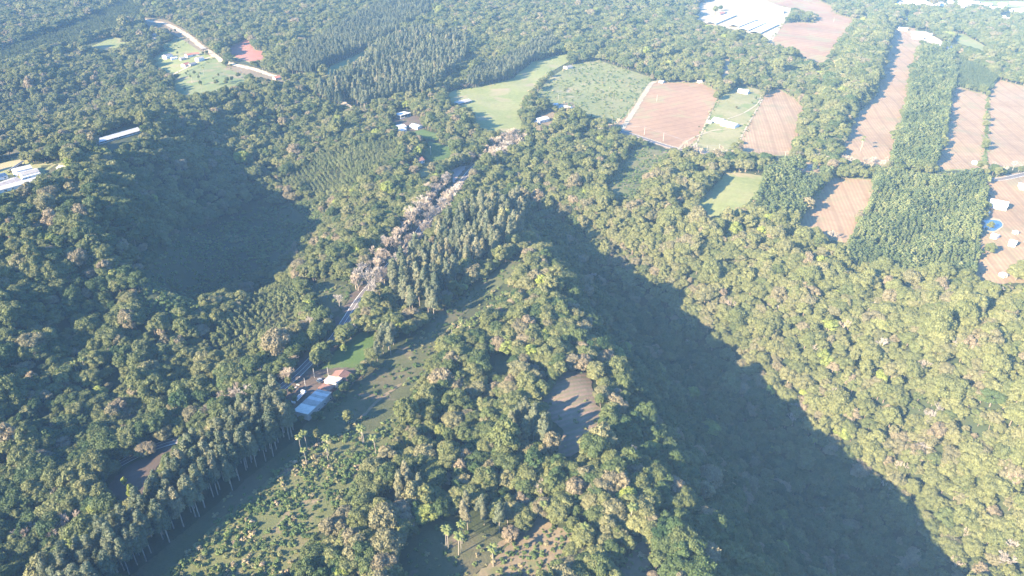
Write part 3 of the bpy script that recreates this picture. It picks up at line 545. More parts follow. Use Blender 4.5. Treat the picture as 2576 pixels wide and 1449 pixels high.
def broad_model(k):
    r = np.random.default_rng(100+k); Hh = 12.0; R = r.uniform(3.4, 5.9); n = int(r.integers(15, 30)); lob = []
    flat = r.uniform(.35, 1.05)
    for i in range(n):
        a = i*2.4+r.uniform(-.5, .5); q = math.sqrt((i+.4)/n); rr = R*.80*q
        z = Hh-1.9-flat*4.8*q*q+r.uniform(-.8, .9); s = R*r.uniform(.15, .38)
        lob.append((rr*math.cos(a), rr*math.sin(a), z, s*r.uniform(.9, 1.2), s*r.uniform(.9, 1.2), s*r.uniform(.7, .95)))
    for i in range(4):
        a = i*1.57+r.uniform(0, 1); lob.append((R*.5*math.cos(a), R*.5*math.sin(a), Hh*.45+r.uniform(-1, 1), R*.42, R*.42, R*.36))
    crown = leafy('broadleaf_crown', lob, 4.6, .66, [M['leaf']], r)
    g = Geo(); g.tube([(0,0,-.8),(.1,.05,Hh*.28),(.2,.1,Hh*.55)], [.34,.27,.16], 6)
    for i in range(4):
        a = i*1.6+r.uniform(0, 1); g.tube([(.1,.05,Hh*.3),(R*.25*math.cos(a),R*.25*math.sin(a),Hh*.52),(R*.5*math.cos(a),R*.5*math.sin(a),Hh*.72)], [.17,.12,.05], 5)
    return geo_mesh('broadleaf_trunk', g, [M['bark']]), crown
def euc_model(k):
    r = np.random.default_rng(200+k); Hh = 24.0; lob = []; g = Geo(); lean = r.normal(0, .5, 2)
    stem = lambda z: (lean[0]*(z/Hh)**2, lean[1]*(z/Hh)**2)
    g.tube([(*stem(z), z) for z in (-.8, 4, 9, 14, 19, 23)], [.30,.27,.23,.18,.12,.05], 6)
    n = int(r.integers(17, 23)); lo = r.uniform(.40, .5)
    for i in range(n):
        t = (i+.5)/n; z = Hh*(lo+(1-lo)*t)-.4; w = (1-t)**.6*2.9+.6; a = i*2.4+r.uniform(-.6, .6); rr = w*r.uniform(.35, .8)
        s = (.85+.72*(1-t))*r.uniform(.8, 1.4); x0, y0 = stem(z); x, y = x0+rr*math.cos(a), y0+rr*math.sin(a)
        lob.append((x, y, z, s*1.05, s*1.05, s*r.uniform(1.05, 1.5)))
        if t < .8: bx, by = stem(z-2); g.tube([(bx, by, z-2.2), (x, y, z)], [.09,.03], 4)
    crown = leafy('eucalyptus_crown', lob, 4.6, .66, [M['euc']], r, droop=.8, core=.72)
    return geo_mesh('eucalyptus_trunk', g, [M['pale_bark']]), crown
def young_model(k):
    r = np.random.default_rng(300+k); Hh = 10.0; lob = []; g = Geo(); g.tube([(0,0,-.6),(0,0,5),(.1,0,9)], [.17,.13,.04], 5)
    for i in range(9):
        t = (i+.3)/9; z = Hh*(.36+.55*t); w = 1.7*math.sqrt(max(.02, 1-((t-.3)/.74)**2)); a = i*2.4+r.uniform(-.4, .4); s = .62+.55*(1-t)*r.uniform(.85, 1.2)
        lob.append((w*.62*math.cos(a), w*.62*math.sin(a), z, s, s, s*1.1))
    crown = leafy('plantation_crown', lob, 5.5, .52, [M['young']], r, core=.78)
    return geo_mesh('plantation_trunk', g, [M['bark']]), crown
def bare_model(k, mat):
    r = np.random.default_rng(400+k); g = Geo(); tw = Geo(); Hh = 12.0
    def grow(gg, p, d, l, rad, lev):
        d = d.normalized(); p1 = p+d*l; mid = p+d*l*.5+Vector(r.normal(0, .05*l, 3))
        gg.tube([p, mid, p1], [rad, rad*.8, rad*.55], 5 if lev < 2 else 3, cap=False)
        if lev == 4: return
        for i in range((5, 4, 4, 5)[lev]):
            a = r.uniform(0, 6.28); sp = (.62, .5, .5, .55)[lev]; q = d.orthogonal().normalized(); q.rotate(Matrix.Rotation(a, 3, d))
            nd = d+q*sp*r.uniform(.5, 1.3)+Vector((0, 0, .12)); st = p1 if i < 3 else p+d*l*r.uniform(.55, .95)
            grow(tw if lev >= 1 else gg, st, nd, l*r.uniform(.62, .82), rad*(.6 if lev < 2 else .72), lev+1)
    grow(g, Vector((0,0,-.5)), Vector((r.normal(0,.05), r.normal(0,.05), 1)), 3.3, .30, 0)
    zs = max(v[2] for v in tw.v); f = Hh/zs; g.v = [(a*f, b*f, c*f) for a, b, c in g.v]; tw.v = [(a*f, b*f, c*f) for a, b, c in tw.v]
    return geo_mesh('bare_trunk', g, [mat]), geo_mesh('bare_branches', tw, [mat])
def frond_geo(L, up, rng, segs=7):
    """arched midrib along +x with two rows of hanging leaflets"""
    g = Geo(); pts = []; x = z = 0.0; a = up
    for i in range(segs+1):
        pts.append((x, z)); x += L/segs*math.cos(a); z += L/segs*math.sin(a); a -= (up+1.15)/segs*(.7+.6*i/segs)
    for i in range(segs):
        (x0, z0), (x1, z1) = pts[i], pts[i+1]; w0 = .55*math.sin(math.pi*min(1, (i+.6)/(segs+.5)))+.1; w1 = .55*math.sin(math.pi*min(1, (i+1.6)/(segs+.5)))+.04
        for s in (-1, 1):
            g.add([(x0,0,z0),(x1,0,z1),(x1,s*w1,z1-.32*w1-.05),(x0,s*w0,z0-.32*w0-.05)], [(0,1,2,3) if s > 0 else (3,2,1,0)])
    return g
def frond_meshes():
    out = []
    for k, up in enumerate((.95, .7, .35, .05, -.35)):
        out.append(geo_mesh('palm_frond', frond_geo(3.0-.15*k, up, random), [M['frond'] if k < 4 else M['dry_frond']]))
    return out
FRONDS = frond_meshes()
def palm_parts(k):
    r = np.random.default_rng(500+k); Hh = 12.5; b = r.normal(0, .35, 2)
    g = Geo(); g.tube([(b[0]*t*t, b[1]*t*t, -.5+(Hh+.5)*t) for t in (0, .12, .35, .6, .85, 1)], [.26,.19,.17,.16,.15,.13], 7)
    fr = []
    for i in range(17):
        lev = (0,0,0,1,1,1,1,2,2,2,2,2,3,3,3,4,4)[i]; fr.append((lev, i*2.4+r.uniform(-.3, .3), r.uniform(.85, 1.15)))
    return geo_mesh('palm_trunk', g, [M['palm_bark']]), (b[0], b[1], Hh), fr
def shrub_model(k):
    r = np.random.default_rng(600+k); lob = []
    for i in range(int(r.integers(4, 8))):
        a = i*2.1+r.uniform(-.5, .5); q = r.uniform(.1, .85); s = r.uniform(.35, .65)
        lob.append((q*math.cos(a), q*math.sin(a), r.uniform(.35, 1.35), s, s, s*r.uniform(.8, 1.1)))
    return leafy('shrub', lob, 9.0, .42, [M['shrub']], r, core=.7)
MODEL = {'broad': [broad_model(k) for k in range(13)], 'euc': [euc_model(k) for k in range(6)], 'young': [young_model(k) for k in range(5)], 'bare': [bare_model(k, M['twig'] if k < 3 else M['twig_grey']) for k in range(5)], 'shrub': [shrub_model(k) for k in range(6)]}
REFH = {'broad': 12.0, 'euc': 24.0, 'young': 10.0, 'bare': 12.0, 'scrub': 2.0}

# ======================= WHERE THINGS GROW =======================
OPEN_P = [p for _, _, p in OPEN]
KEEP = ROOFS+along(_road_main, 6)[:0]
def blocked(x, y, z, hgt):
    """inside open ground, on a road, or with a crown that would stand in front of a roof"""
    px, py, d = project(x, y, z); cx, cy, _ = project(x, y, z+hgt*.72); bad = np.zeros(x.shape, bool)
    for p in OPEN_P: bad |= inpoly(px, py, p)|inpoly(cx, cy, p)
    for p in ROOFS: bad |= inpoly(px, py, p)|inpoly(cx, cy, p)
    bad |= on_road(x, y)
    return bad
def on_road(x, y, m=0.0):
    bad = np.zeros(x.shape, bool)
    for L, w in ((L_up, 6.5), (L_main, 3.0), (L_far, 5.5), (L_field, 4), (L_vil, 6), (L_vil2, 3.5)):
        Ls = L[::2]
        for i in range(0, len(x), 4000):
            d = ((x[i:i+4000,None]-Ls[None,:,0])**2+(y[i:i+4000,None]-Ls[None,:,1])**2).min(1); bad[i:i+4000] |= d < (w+m)**2
    return bad
def rows_in(x0, x1, y0, y1, sp, ang, jit, rng):
    cx, cy = (x0+x1)/2, (y0+y1)/2; R = math.hypot(x1-x0, y1-y0)/2+sp
    g = np.arange(-R, R, sp); gx, gy = np.meshgrid(g, g)
    if ang is None: gx = gx+((np.arange(len(g))%2)*sp*.5)[:,None]
    gx = gx+rng.uniform(-jit, jit, gx.shape)*sp; gy = gy+rng.uniform(-jit, jit, gy.shape)*sp
    a = ang or .37; x = cx+gx*math.cos(a)-gy*math.sin(a); y = cy+gx*math.sin(a)+gy*math.cos(a)
    return x.ravel(), y.ravel()
PL = []      # (kind, x, y, z, height, tint, wording, group)
def vnoise(x, y, s, seed):
    return np.sin(x/s+seed)*np.sin(y/s*1.13+seed*2.1)+.6*np.sin((x+y)/s*.71+seed*3.3)*np.sin((x-y)/s*.83-seed)
def plant():
    taken = []
    for zi, (kind, sp, (h0, h1), tm, ts, ang, poly, word, grp) in enumerate(WOOD):
        r = np.random.default_rng(1000+zi); pa = np.array(poly); wx, wy, _ = ground_at(pa[:,0], pa[:,1])
        x, y = rows_in(wx.min(), wx.max(), wy.min(), wy.max(), sp, ang, .16 if ang is not None else .42, r)
        z = height(x, y); px, py, d = project(x, y, z); k = inpoly(px, py, poly)&(d > 0)
        for q in taken: k &= ~inpoly(px, py, q)
        x, y, z = x[k], y[k], z[k]; h = r.uniform(h0, h1, len(x))
        if kind == 'young': h = np.clip((h0+h1)/2+(h1-h0)*.45*vnoise(x, y, 11.0, zi*.7)+r.normal(0, (h1-h0)*.12, len(x)), h0, h1)
        if kind == 'scrub': k = ~on_road(x, y, -1.5)&(r.random(len(x)) < np.clip(.68+.5*vnoise(x, y, 6.0, zi+.3)+.25*vnoise(x, y, 17.0, zi+2.), .08, 1))
        else: k = ~blocked(x, y, z, h)&(r.random(len(x)) > (.10 if kind == 'young' else .05))
        if kind == 'scrub':
            cx, cy, _ = project(x, y, z)
            for p in ROOFS: k &= ~inpoly(cx, cy, p)
        x, y, z, h = x[k], y[k], z[k], h[k]
        t = np.clip(tm+.5*ts*vnoise(x, y, 17.0, zi)+r.normal(0, ts*.6, len(x)), 0, 1)
        PL.append((kind, x, y, z, h, t, word, grp)); taken.append(poly)
    # mixed broadleaf woods everywhere else
    r = np.random.default_rng(77)
    for (ya, yb, sp) in ((130, 700, 5.1), (700, 1150, 6.2), (1150, 2450, 8.0)):
        x, y = rows_in(-1500, 1900, ya, yb, sp, None, .45, r); k = (y >= ya)&(y < yb)&(x > -1500)&(x < 1900); x, y = x[k], y[k]
        z = height(x, y); px, py, d = project(x, y, z); k = (px > -260)&(px < 2840)&(py < 1680)&(py > -70); x, y, z, px, py = x[k], y[k], z[k], px[k], py[k]
        big = vnoise(x, y, 23.0, 4.0); h = np.clip(10.5+2.3*big+r.normal(0, 2.7, len(x)), 5, 21)*np.where(r.random(len(x)) < .05, 1.4, 1.0)
        if sp == 8.0: h += 1.5
        k = ~blocked(x, y, z, h)
        for i, q in enumerate(WOOD):
            k &= ~inpoly(px, py, q[6])
        k &= r.random(len(x)) > np.where((px < 700)&(py > 400), np.clip(.17+.16*vnoise(x, y, 8.0, 6.1), 0, .6), .05)
        x, y, z, h, px, py = x[k], y[k], z[k], h[k], px[k], py[k]
        left = np.zeros(len(x), bool)
        who = np.full(len(x), -1)
        for i, (poly, *_r) in enumerate(WOODS_NAMED):
            who[(who < 0)&inpoly(px, py, poly)] = i
        for i in range(-1, len(WOODS_NAMED)):
            s = who == i
            if not s.any(): continue
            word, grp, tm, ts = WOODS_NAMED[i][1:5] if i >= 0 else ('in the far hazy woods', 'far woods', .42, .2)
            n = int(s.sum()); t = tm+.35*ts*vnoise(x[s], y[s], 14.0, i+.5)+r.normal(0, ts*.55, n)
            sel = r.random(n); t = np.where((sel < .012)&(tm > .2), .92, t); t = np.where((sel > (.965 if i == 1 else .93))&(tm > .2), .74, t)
            hh = h[s].copy()
            if i in (3, 5, 4): hh *= np.clip(1+.35*vnoise(x[s], y[s], 9.0, 2.2), .55, 1.4)      # uneven canopy with deep gaps
            if i in (0, 1): hh *= np.clip(1.03+.24*vnoise(x[s], y[s], 8.0, 1.7)+.12*vnoise(x[s], y[s], 21.0, .4), .62, 1.42)
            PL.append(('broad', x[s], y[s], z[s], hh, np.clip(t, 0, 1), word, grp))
    # weeds and bushes along the field margins
    rb = np.random.default_rng(31)
    for nm, mt, pl in OPEN:
        if mt not in ('red', 'stubble', 'meadow', 'yard', 'green') or nm in ('town_yard', 'road_bank'): continue
        x, y, z = ground_at([p[0] for p in pl], [p[1] for p in pl]); w = resample(np.array(list(zip(x, y))+[(x[0], y[0])]), 3.0)
        w = w[rb.random(len(w)) < .6]; w = w+rb.normal(0, 1.6, w.shape); k = ~on_road(w[:,0], w[:,1], -1.0); w = w[k]
        PL.append(('scrub', w[:,0], w[:,1], height(w[:,0], w[:,1]), rb.uniform(.5, 2.2, len(w)), np.clip(rb.normal(.55, .22, len(w)), 0, 1), '', ''))
plant()

# single bare, pale and special trees: feet read from enlargements
def feet(lst): a = np.array(lst, float); return ground_at(a[:,0], a[:,1])
def bares(pts, h0, h1, word, grp, seed):
    r = np.random.default_rng(seed); x, y, z = feet(pts); x = x+r.normal(0, .6, len(x)); h = r.uniform(h0, h1, len(x)); PL.append(('bare', x, y, height(x, y), h, r.uniform(0, 1, len(x)), word, grp))
bares(quad([(870,640),(915,690),(850,735),(930,620),(770,745),(985,540),(950,520),(1050,450),(1015,455),(1130,465),(1100,470),(1160,430),(1060,395),(1190,430),(1225,400),(1240,215),(1290,250),(1250,300),(1310,210),(1290,160),(1330,100),(1350,40)], 644, 483), 11, 16, 'in the row lining the middle stretch of the asphalt road', 'bare roadside trees', 1)
bares(quad([(630,870),(410,1080),(480,1095),(430,1050),(545,1040),(230,1440),(180,1345),(280,1310),(200,1430),(260,1445),(50,1430),(345,1190),(720,1115)], 644, 483), 7, 13, 'by the asphalt road above the grey roofed workshop', 'bare trees near the workshop', 2)
bares([(0+x/3,966+y/3) for x, y in [(1790,140),(1740,170),(1840,160),(1640,260),(1600,270),(1690,250)]], 11, 16, 'by the road, uphill of the long eucalyptus row', 'pale bare trees uphill of the eucalyptus row', 3)
bares([(0+x/3,966+y/3) for x, y in [(600,1135),(560,1120),(650,1140),(230,1190),(180,1210),(805,990),(440,1190)]], 9, 13, 'in the wood at the lower left corner', 'bare trees in the lower left wood', 4)
bares([(991.8+x*.1244,347.8+y*.1244) for x, y in [(1340,580),(1330,560),(880,1210),(850,1190),(1010,1020),(1060,960),(800,1310),(780,1330),(600,1440),(560,1420),(690,1400),(1620,1350),(1580,520)]], 9, 14, 'near the gravel yard at the road bend', 'bare trees near the gravel yard', 5)
_r5 = np.random.default_rng(55)
bares([(_r5.uniform(1195,1300), 0) for _ in range(1)] and [(1215+85*t+_r5.normal(0,9), 408-48*t+_r5.normal(0,11)) for t in np.linspace(0, 1, 30)], 9, 14, 'in the pale leafless belt along the road beyond the gravel yard', 'leafless belt by the road', 6)
bares([(1500+55*t+_r5.normal(0,4), 330-6*t+_r5.normal(0,5)) for t in np.linspace(0, 1, 9)]+[(1722+40*t+_r5.normal(0,3), 386+4*t+_r5.normal(0,4)) for t in np.linspace(0, 1, 8)], 8, 12, 'at the lower edge of the big pink field', 'leafless trees below the pink field', 7)
bares([(1800+45*t, 390+5*t+_r5.normal(0,3)) for t in np.linspace(0, 1, 4)]+[(2080+160*t+_r5.normal(0,6), 412+12*t+_r5.normal(0,6)) for t in np.linspace(0, 1, 26)]+[(2490,432),(2525,440),(2500,425),(2560,432),(2548,428)], 7, 11, 'along the far road below the pink fields', 'leafless trees along the far road', 8)
bares([(1932+x/3,966+y/3) for x, y in [(1220,95),(1380,110),(490,120),(200,225),(170,320),(1210,300),(1190,330),(1140,540),(1160,580),(1790,770),(900,860),(1480,1200),(1500,1230),(1800,1290),(1390,1410),(1900,1130),(1270,240),(1760,1400),(640,650),(980,700)]]+[(1932+x/3,483+y/3) for x, y in [(1150,1190),(840,1215),(100,920),(700,960),(1010,1000),(1400,1220),(330,1240),(1170,1370),(560,1050),(1300,820),(1700,800),(330,800),(480,370),(760,930),(1860,960)]], 10, 14, 'rising from the green canopy of the sunlit slope', 'pale leafless trees on the sunlit slope', 9)
bares([(1288+x/3,483+y/3) for x, y in [(620,690),(600,700),(640,760),(1640,900),(1330,1190)]]+[(1288+x/3,966+y/3) for x, y in [(200,850),(750,980),(690,530),(890,560),(950,120)]], 8, 12, 'on the edge of the ravine', 'leafless trees on the ravine edge', 10)
SINGLE_EXTRA = [('broad', (868,985), 8, .30, 1.0, 'dark tree against the right side of the workshop store'),('broad', (888,968), 9, .33, 1.0, 'dark tree behind the dark brown workshop roof'),('broad', (850,1008), 7, .28, 1.0, 'low dark tree beside the grey striped roof'),('broad', (832,1034), 7, .35, .9, 'low tree beside the pale blue roof'),
 ('broad', (727,968), 7, .5, 1.0, 'olive bushy tree between the white car and the yard'),('broad', (736,990), 6, .3, 1.0, 'dark bushy tree at the yard entrance'),('broad', (714,1004), 7, .45, 1.0, 'bushy tree at the near end of the yard'),('broad', (742,1012), 5, .6, .9, 'light small tree by the white tanks'),('broad', (725,1030), 8, .3, 1.0, 'dark tree below the white tanks'),('broad', (760,1064), 6, .3, .9, 'small dark tree in front of the pale blue roof'),('broad', (800,1060), 7, .25, 1.0, 'dark tree at the near corner of the pale blue roof')]
PALMS = [('at the lit edge of the lot', [(644+x/3,966+y/3) for x, y in [(385,610),(388,492),(342,520),(545,582),(548,540),(808,466),(818,464),(907,540),(1245,237)]]),
 ('in the group standing in the bottom clearing', [(644+x/3,966+y/3) for x, y in [(1452,1250),(1436,1232),(1530,1292),(1556,1205),(1550,1278)]]),
 ('in the dry scrub near the bottom edge', [(1241,1426),(1288+230/3,966+1022/3),(1288+530/3,966+1205/3),(1288+885/3,966+1082/3),(644+882/3,966+1412/3)]),
 ('in the wood right of the lot', [(644+x/3,483+y/3) for x, y in [(1550,1085),(1612,1092),(1522,1262),(1888,1205),(1480,1120)]]),
 ('beside the roadside lawn', [(644+912/3,483+1085/3)]),
 ('in the wood left of the road', [(590/3,483+1390/3),(1785/3,483+1415/3),(660/3,483+1385/3)]),
 ('in the fallow strip between two woods', [(1932+695/3,1145/3),(1932+712/3,1110/3)]),
 ('by the village houses', [(347.8+x*.142,51.5+y*.142) for x, y in [(380,500),(470,300),(1170,980),(1110,1060),(1130,1270)]]),
 ('by the pale shed above the meadow', [(1320+1705*.1289,161+1190*.1289),(1320+1715*.1289,161+720*.1289)])]
SINGLE_EXTRA += [('broad', (347.8+x*.142, 51.5+y*.142), h, t, .85, lb) for (x, y, h, t), lb in zip([(1000,965,7,.4),(1075,1045,7,.35),(850,965,4,.3),(1425,1005,7,.6),(1580,1105,8,.3),(1665,1085,8,.35),(1560,1135,7,.4),(830,1245,5,.3),(700,1040,9,.45),(930,1020,5,.4),(1330,1060,5,.6),(1220,600,7,.2),(1150,610,6,.3),(700,610,7,.3),(530,500,6,.1),(590,215,6,.35),(660,215,8,.25),(1640,830,6,.6)],
 ['tree left of the middle of the village pasture','tree with a long shadow on the village pasture','tiny tree at the upper left of the pasture','brownish tree on the right half of the pasture','dark tree near the pale shed below the pasture','tree right of the dark tree below the pasture','tree in front of the dark tree below the pasture','bush beside the track below the pasture','tree at the left side of the village pasture','small tree by the left end of the pasture','thin brownish tree at the middle of the pasture','dark tree at the village crossroads','tree beside the tall pale corner house','tree in front of the small grey village shed','dark tree behind the white walled village house','tree on the far side of the dry village meadow','dark tree between the village meadow and the track','thin tree at the right corner of the pasture'])]
SINGLES = SINGLE_EXTRA+[   # kind, foot, height, tint, width, label
 ('broad', (1053,398), 15, .99, 1.0, 'round bright yellow-green tree beside a brown roofed house'),
 ('broad', (318,1228), 9, .97, .55, 'small bright yellow tree in the dark shaded field'),
 ('broad', (338,1256), 11, .97, .5, 'taller bright yellow tree at the end of the dark shaded field'),
 ('broad', (2555,705), 13, .62, 1.25, 'big round olive tree on the pink soil at the right edge'),
 ('broad', (2568,678), 9, .5, 1.0, 'smaller tree behind the big round olive tree at the right edge'),
 ('broad', (2486,640), 10, .4, .9, 'green tree on the bank below the pond'),
 ('broad', (1846,385), 13, .45, 1.1, 'round tree casting a wide shadow below the long white house'),
 ('broad', (1799,36), 19, .45, 1.05, 'tall lone tree standing left of the white poultry sheds'),
 ('broad', (1812,28), 13, .2, .9, 'dark tree just behind the tall lone tree by the sheds'),
 ('broad', (928,780), 12, .30, 1.15, 'round dark tree at the right edge of the straight road'),
 ('broad', (926,838), 14, .55, 1.0, 'big olive tree between the road and the roadside lawn'),
 ('broad', (795,845), 13, .33, 1.1, 'grey-green tree left of the straight road'),
 ('broad', (800,908), 11, .9, 1.1, 'yellow-green tree at the road above the workshop'),
 ('broad', (866,890), 8, .95, .9, 'small yellow-green tree on the roadside lawn'),
 ('broad', (712,915), 11, .35, 1.1, 'green tree on the uphill verge above the workshop'),
 ('broad', (878,1068), 12, .5, .9, 'lone olive tree beside the workshop roofs'),
 ('broad', (800,1110), 10, .58, .8, 'brownish tree at the upper end of the lot'),
 ('euc', (1092,803), 24, .6, 1.0, 'tall pale eucalyptus standing alone beside the grove'),
 ('euc', (1178,668), 24, .65, 1.0, 'lone upright eucalyptus with a full pale crown'),
 ('broad', (1900,252), 6, .35, .7, 'small round tree beside the upper white house'),
 ('broad', (1892,262), 4, .4, .7, 'round bush by the track in the house yard'),
 ('broad', (1852,274), 4, .7, .9, 'thin bush in the middle of the house yard'),
 ('broad', (8,600), 9, .98, .8, 'bright yellow tree at the left edge of the hillside'),
 ('broad', (240,396), 9, .97, .8, 'bright yellow tree on the grass break behind the farm'),
 ('broad', (180,408), 8, .92, .7, 'leaning yellow-green tree behind the small white farm house'),
 ('broad', (672,152), 15, .12, .75, 'dark umbrella shaped tree by the bare red plot'),
 ('broad', (436,205), 10, .5, .8, 'green tree at the corner of the village pasture'),
 ('broad', (505,215), 7, .4, .8, 'tree in the middle of the village pasture'),
 ('broad', (545,214), 8, .4, .9, 'broad tree on the lower side of the village pasture'),
 ('broad', (600,196), 8, .35, .9, 'tree at the right end of the village pasture'),
 ('young', (1487,303), 9, .4, .6, 'slim cypress beside the road belt'),
 ('young', (1456,302), 10, .4, .6, 'taller cypress beside the road belt'),
 ('young', (1128,436), 13, .2, .7, 'dark conical tree at the edge of the gravel yard'),
 ('broad', (1230,452), 9, .15, .9, 'dark tree at the right edge of the gravel yard'),
 ('young', (1222,492), 16, .35, 1.0, 'tall spreading conifer below the gravel yard'),
]

# ======================= TREES AS THINGS, FAR WOODS AS MASSES =======================
FRAME = lambda px, py, m=0: (px > m)&(px < 2576-m)&(py > m)&(py < 1449-m)
KNAME = {'broad': ('broadleaf_tree', 'broadleaf tree'), 'euc': ('eucalyptus_tree', 'eucalyptus'), 'young': ('plantation_tree', 'plantation tree'), 'bare': ('bare_tree', 'bare tree'), 'scrub': ('shrub', 'shrub')}
def tone_word(kind, t):
    if kind == 'broad': return 'deep green' if t < .2 else 'dark green' if t < .36 else 'olive green' if t < .6 else 'brownish' if t < .84 else 'bright yellow-green'
    if kind == 'euc': return 'grey-green' if t < .55 else 'pale olive'
    if kind == 'young': return 'dark green' if t < .4 else 'mid green'
    if kind == 'bare': return 'pale leafless'
    return 'green' if t < .5 else 'dry brownish'
def size_word(kind, h):
    lim = {'broad': (8.5, 12.5), 'euc': (21, 25), 'young': (9, 13), 'bare': (10, 13), 'scrub': (1.7, 2.6)}[kind]
    return 'small' if h < lim[0] else 'mid-sized' if h < lim[1] else 'tall'
LANDMARKS = [((757,1020),'the roadside workshop'),((870,885),'the roadside lawn'),((1440,1050),'the brown plot'),((1130,1380),'the bottom clearing with palms'),((1300,1420),'the dry patch at the bottom edge'),((340,1190),'the dark shaded field'),
 ((1345,640),'the narrow tip of the plateau'),((1540,700),'the head of the ravine'),((1690,1449),'the lower end of the ravine edge'),((1600,1100),'the ravine edge above the brown plot'),((2040,1440),'the bottom of the ravine'),((2390,1449),'the lower end of the ravine shadow'),((2130,1180),'the middle of the ravine shadow line'),
 ((2560,1449),'the lower right corner'),((2560,1000),'the right edge below the pond farm'),((60,1449),'the lower left corner'),((40,1150),'the left edge below the hill'),((40,800),'the foot of the left hill'),((420,950),'the planted ridge above the road'),((620,1000),'the bare trees by the road'),((880,760),'the straight stretch of road'),((1010,1240),'the grey-brown clump'),((1180,1000),'the upper part of the lot'),((930,1250),'the middle of the lot'),((760,1400),'the lower end of the lot'),((2300,760),'the planted block by the pond farm'),((1250,1200),'the middle of the plateau wood'),((600,650),'the middle of the shaded hollow'),((470,700),'the left side of the shaded hollow'),((760,560),'the right end of the shaded hollow'),((1600,430),'the green plot at the head of the lot'),((1450,1380),'the dry clearing by the ravine edge'),((1120,860),'the top of the open lot'),((650,1320),'the left edge of the lot'),((1590,1410),'the brown scrub by the ravine'),((820,745),'the clearing beside the road')]
def near(px, py):
    (lx, ly), w = min(LANDMARKS, key=lambda l: (l[0][0]-px)**2+((l[0][1]-py)*1.4)**2); dx, dy = px-lx, (py-ly)*1.3; d = math.hypot(dx, dy)
    if d < 22: return 'right at '+w
    a = int(round(math.degrees(math.atan2(-dy, dx))/45)) % 8
    return ('just ' if d < 60 else '' if d < 120 else 'well ')+('right of ', 'above-right of ', 'above ', 'above-left of ', 'left of ', 'below-left of ', 'below ', 'below-right of ')[a]+w
def spot(poly, px, py):
    """where in its row or grove a tree stands: along it and across it"""
    p = np.array(poly, float); c = p.mean(0); ev, vec = np.linalg.eigh(np.cov((p-c).T)); ax = vec[:,1]; ax = ax*(1 if -ax[1]+ax[0] > 0 else -1); cr = np.array([-ax[1], ax[0]]); cr = cr*(1 if cr[0] > 0 else -1)
    a = (p-c)@ax; t = (((px, py)-c)@ax-a.min())/(a.max()-a.min()); q = np.array([w for w in (p-c)@cr]); k = ((px, py)-c)@cr/max(1e-6, np.abs(q).max())
    return ('at the lower end' if t < .14 else 'in the lower quarter' if t < .32 else 'just below the middle' if t < .46 else 'at the middle' if t < .56 else 'just above the middle' if t < .7 else 'in the upper quarter' if t < .86 else 'at the upper end')+(', left side' if k < -.22 else ', right side' if k > .22 else '')
ROT = random.Random(5)
def tree_thing(kind, x, y, z, h, tint, label, group=None, wide=1.0, variant=None, cat=None):
    nm, ct = KNAME[kind]; ms = MODEL[kind]; v = variant if variant is not None else ROT.randrange(len(ms)); s = h/REFH[kind]
    wide = wide*ROT.uniform(.92, 1.1) if kind != 'broad' else wide*ROT.uniform(.92, 1.12)*(1/s)**.35
    e = empty(nm, (x, y, z), ROT.uniform(0, 6.28), label=label, cat=cat or ct, group=group); e.scale = (s*wide, s*wide, s)
    for part, me in (('trunk', ms[v][0]), ('branches' if kind == 'bare' else 'crown', ms[v][1])):
        o = bpy.data.objects.new(part, me); COL.objects.link(o); o.parent = e
        if part == 'crown': o['tint'] = float(tint)
    return e
def shrub_thing(x, y, z, h, tint, label, group):
    o = bpy.data.objects.new('shrub', MODEL['shrub'][ROT.randrange(6)]); COL.objects.link(o); s = h/2
    o.location = (x, y, z); o.rotation_euler = (0, 0, ROT.uniform(0, 6.28)); w = ROT.uniform(1.0, 1.5); o.scale = (s*w, s*w, s); o['tint'] = float(tint); tag(o, label, 'shrub', group)
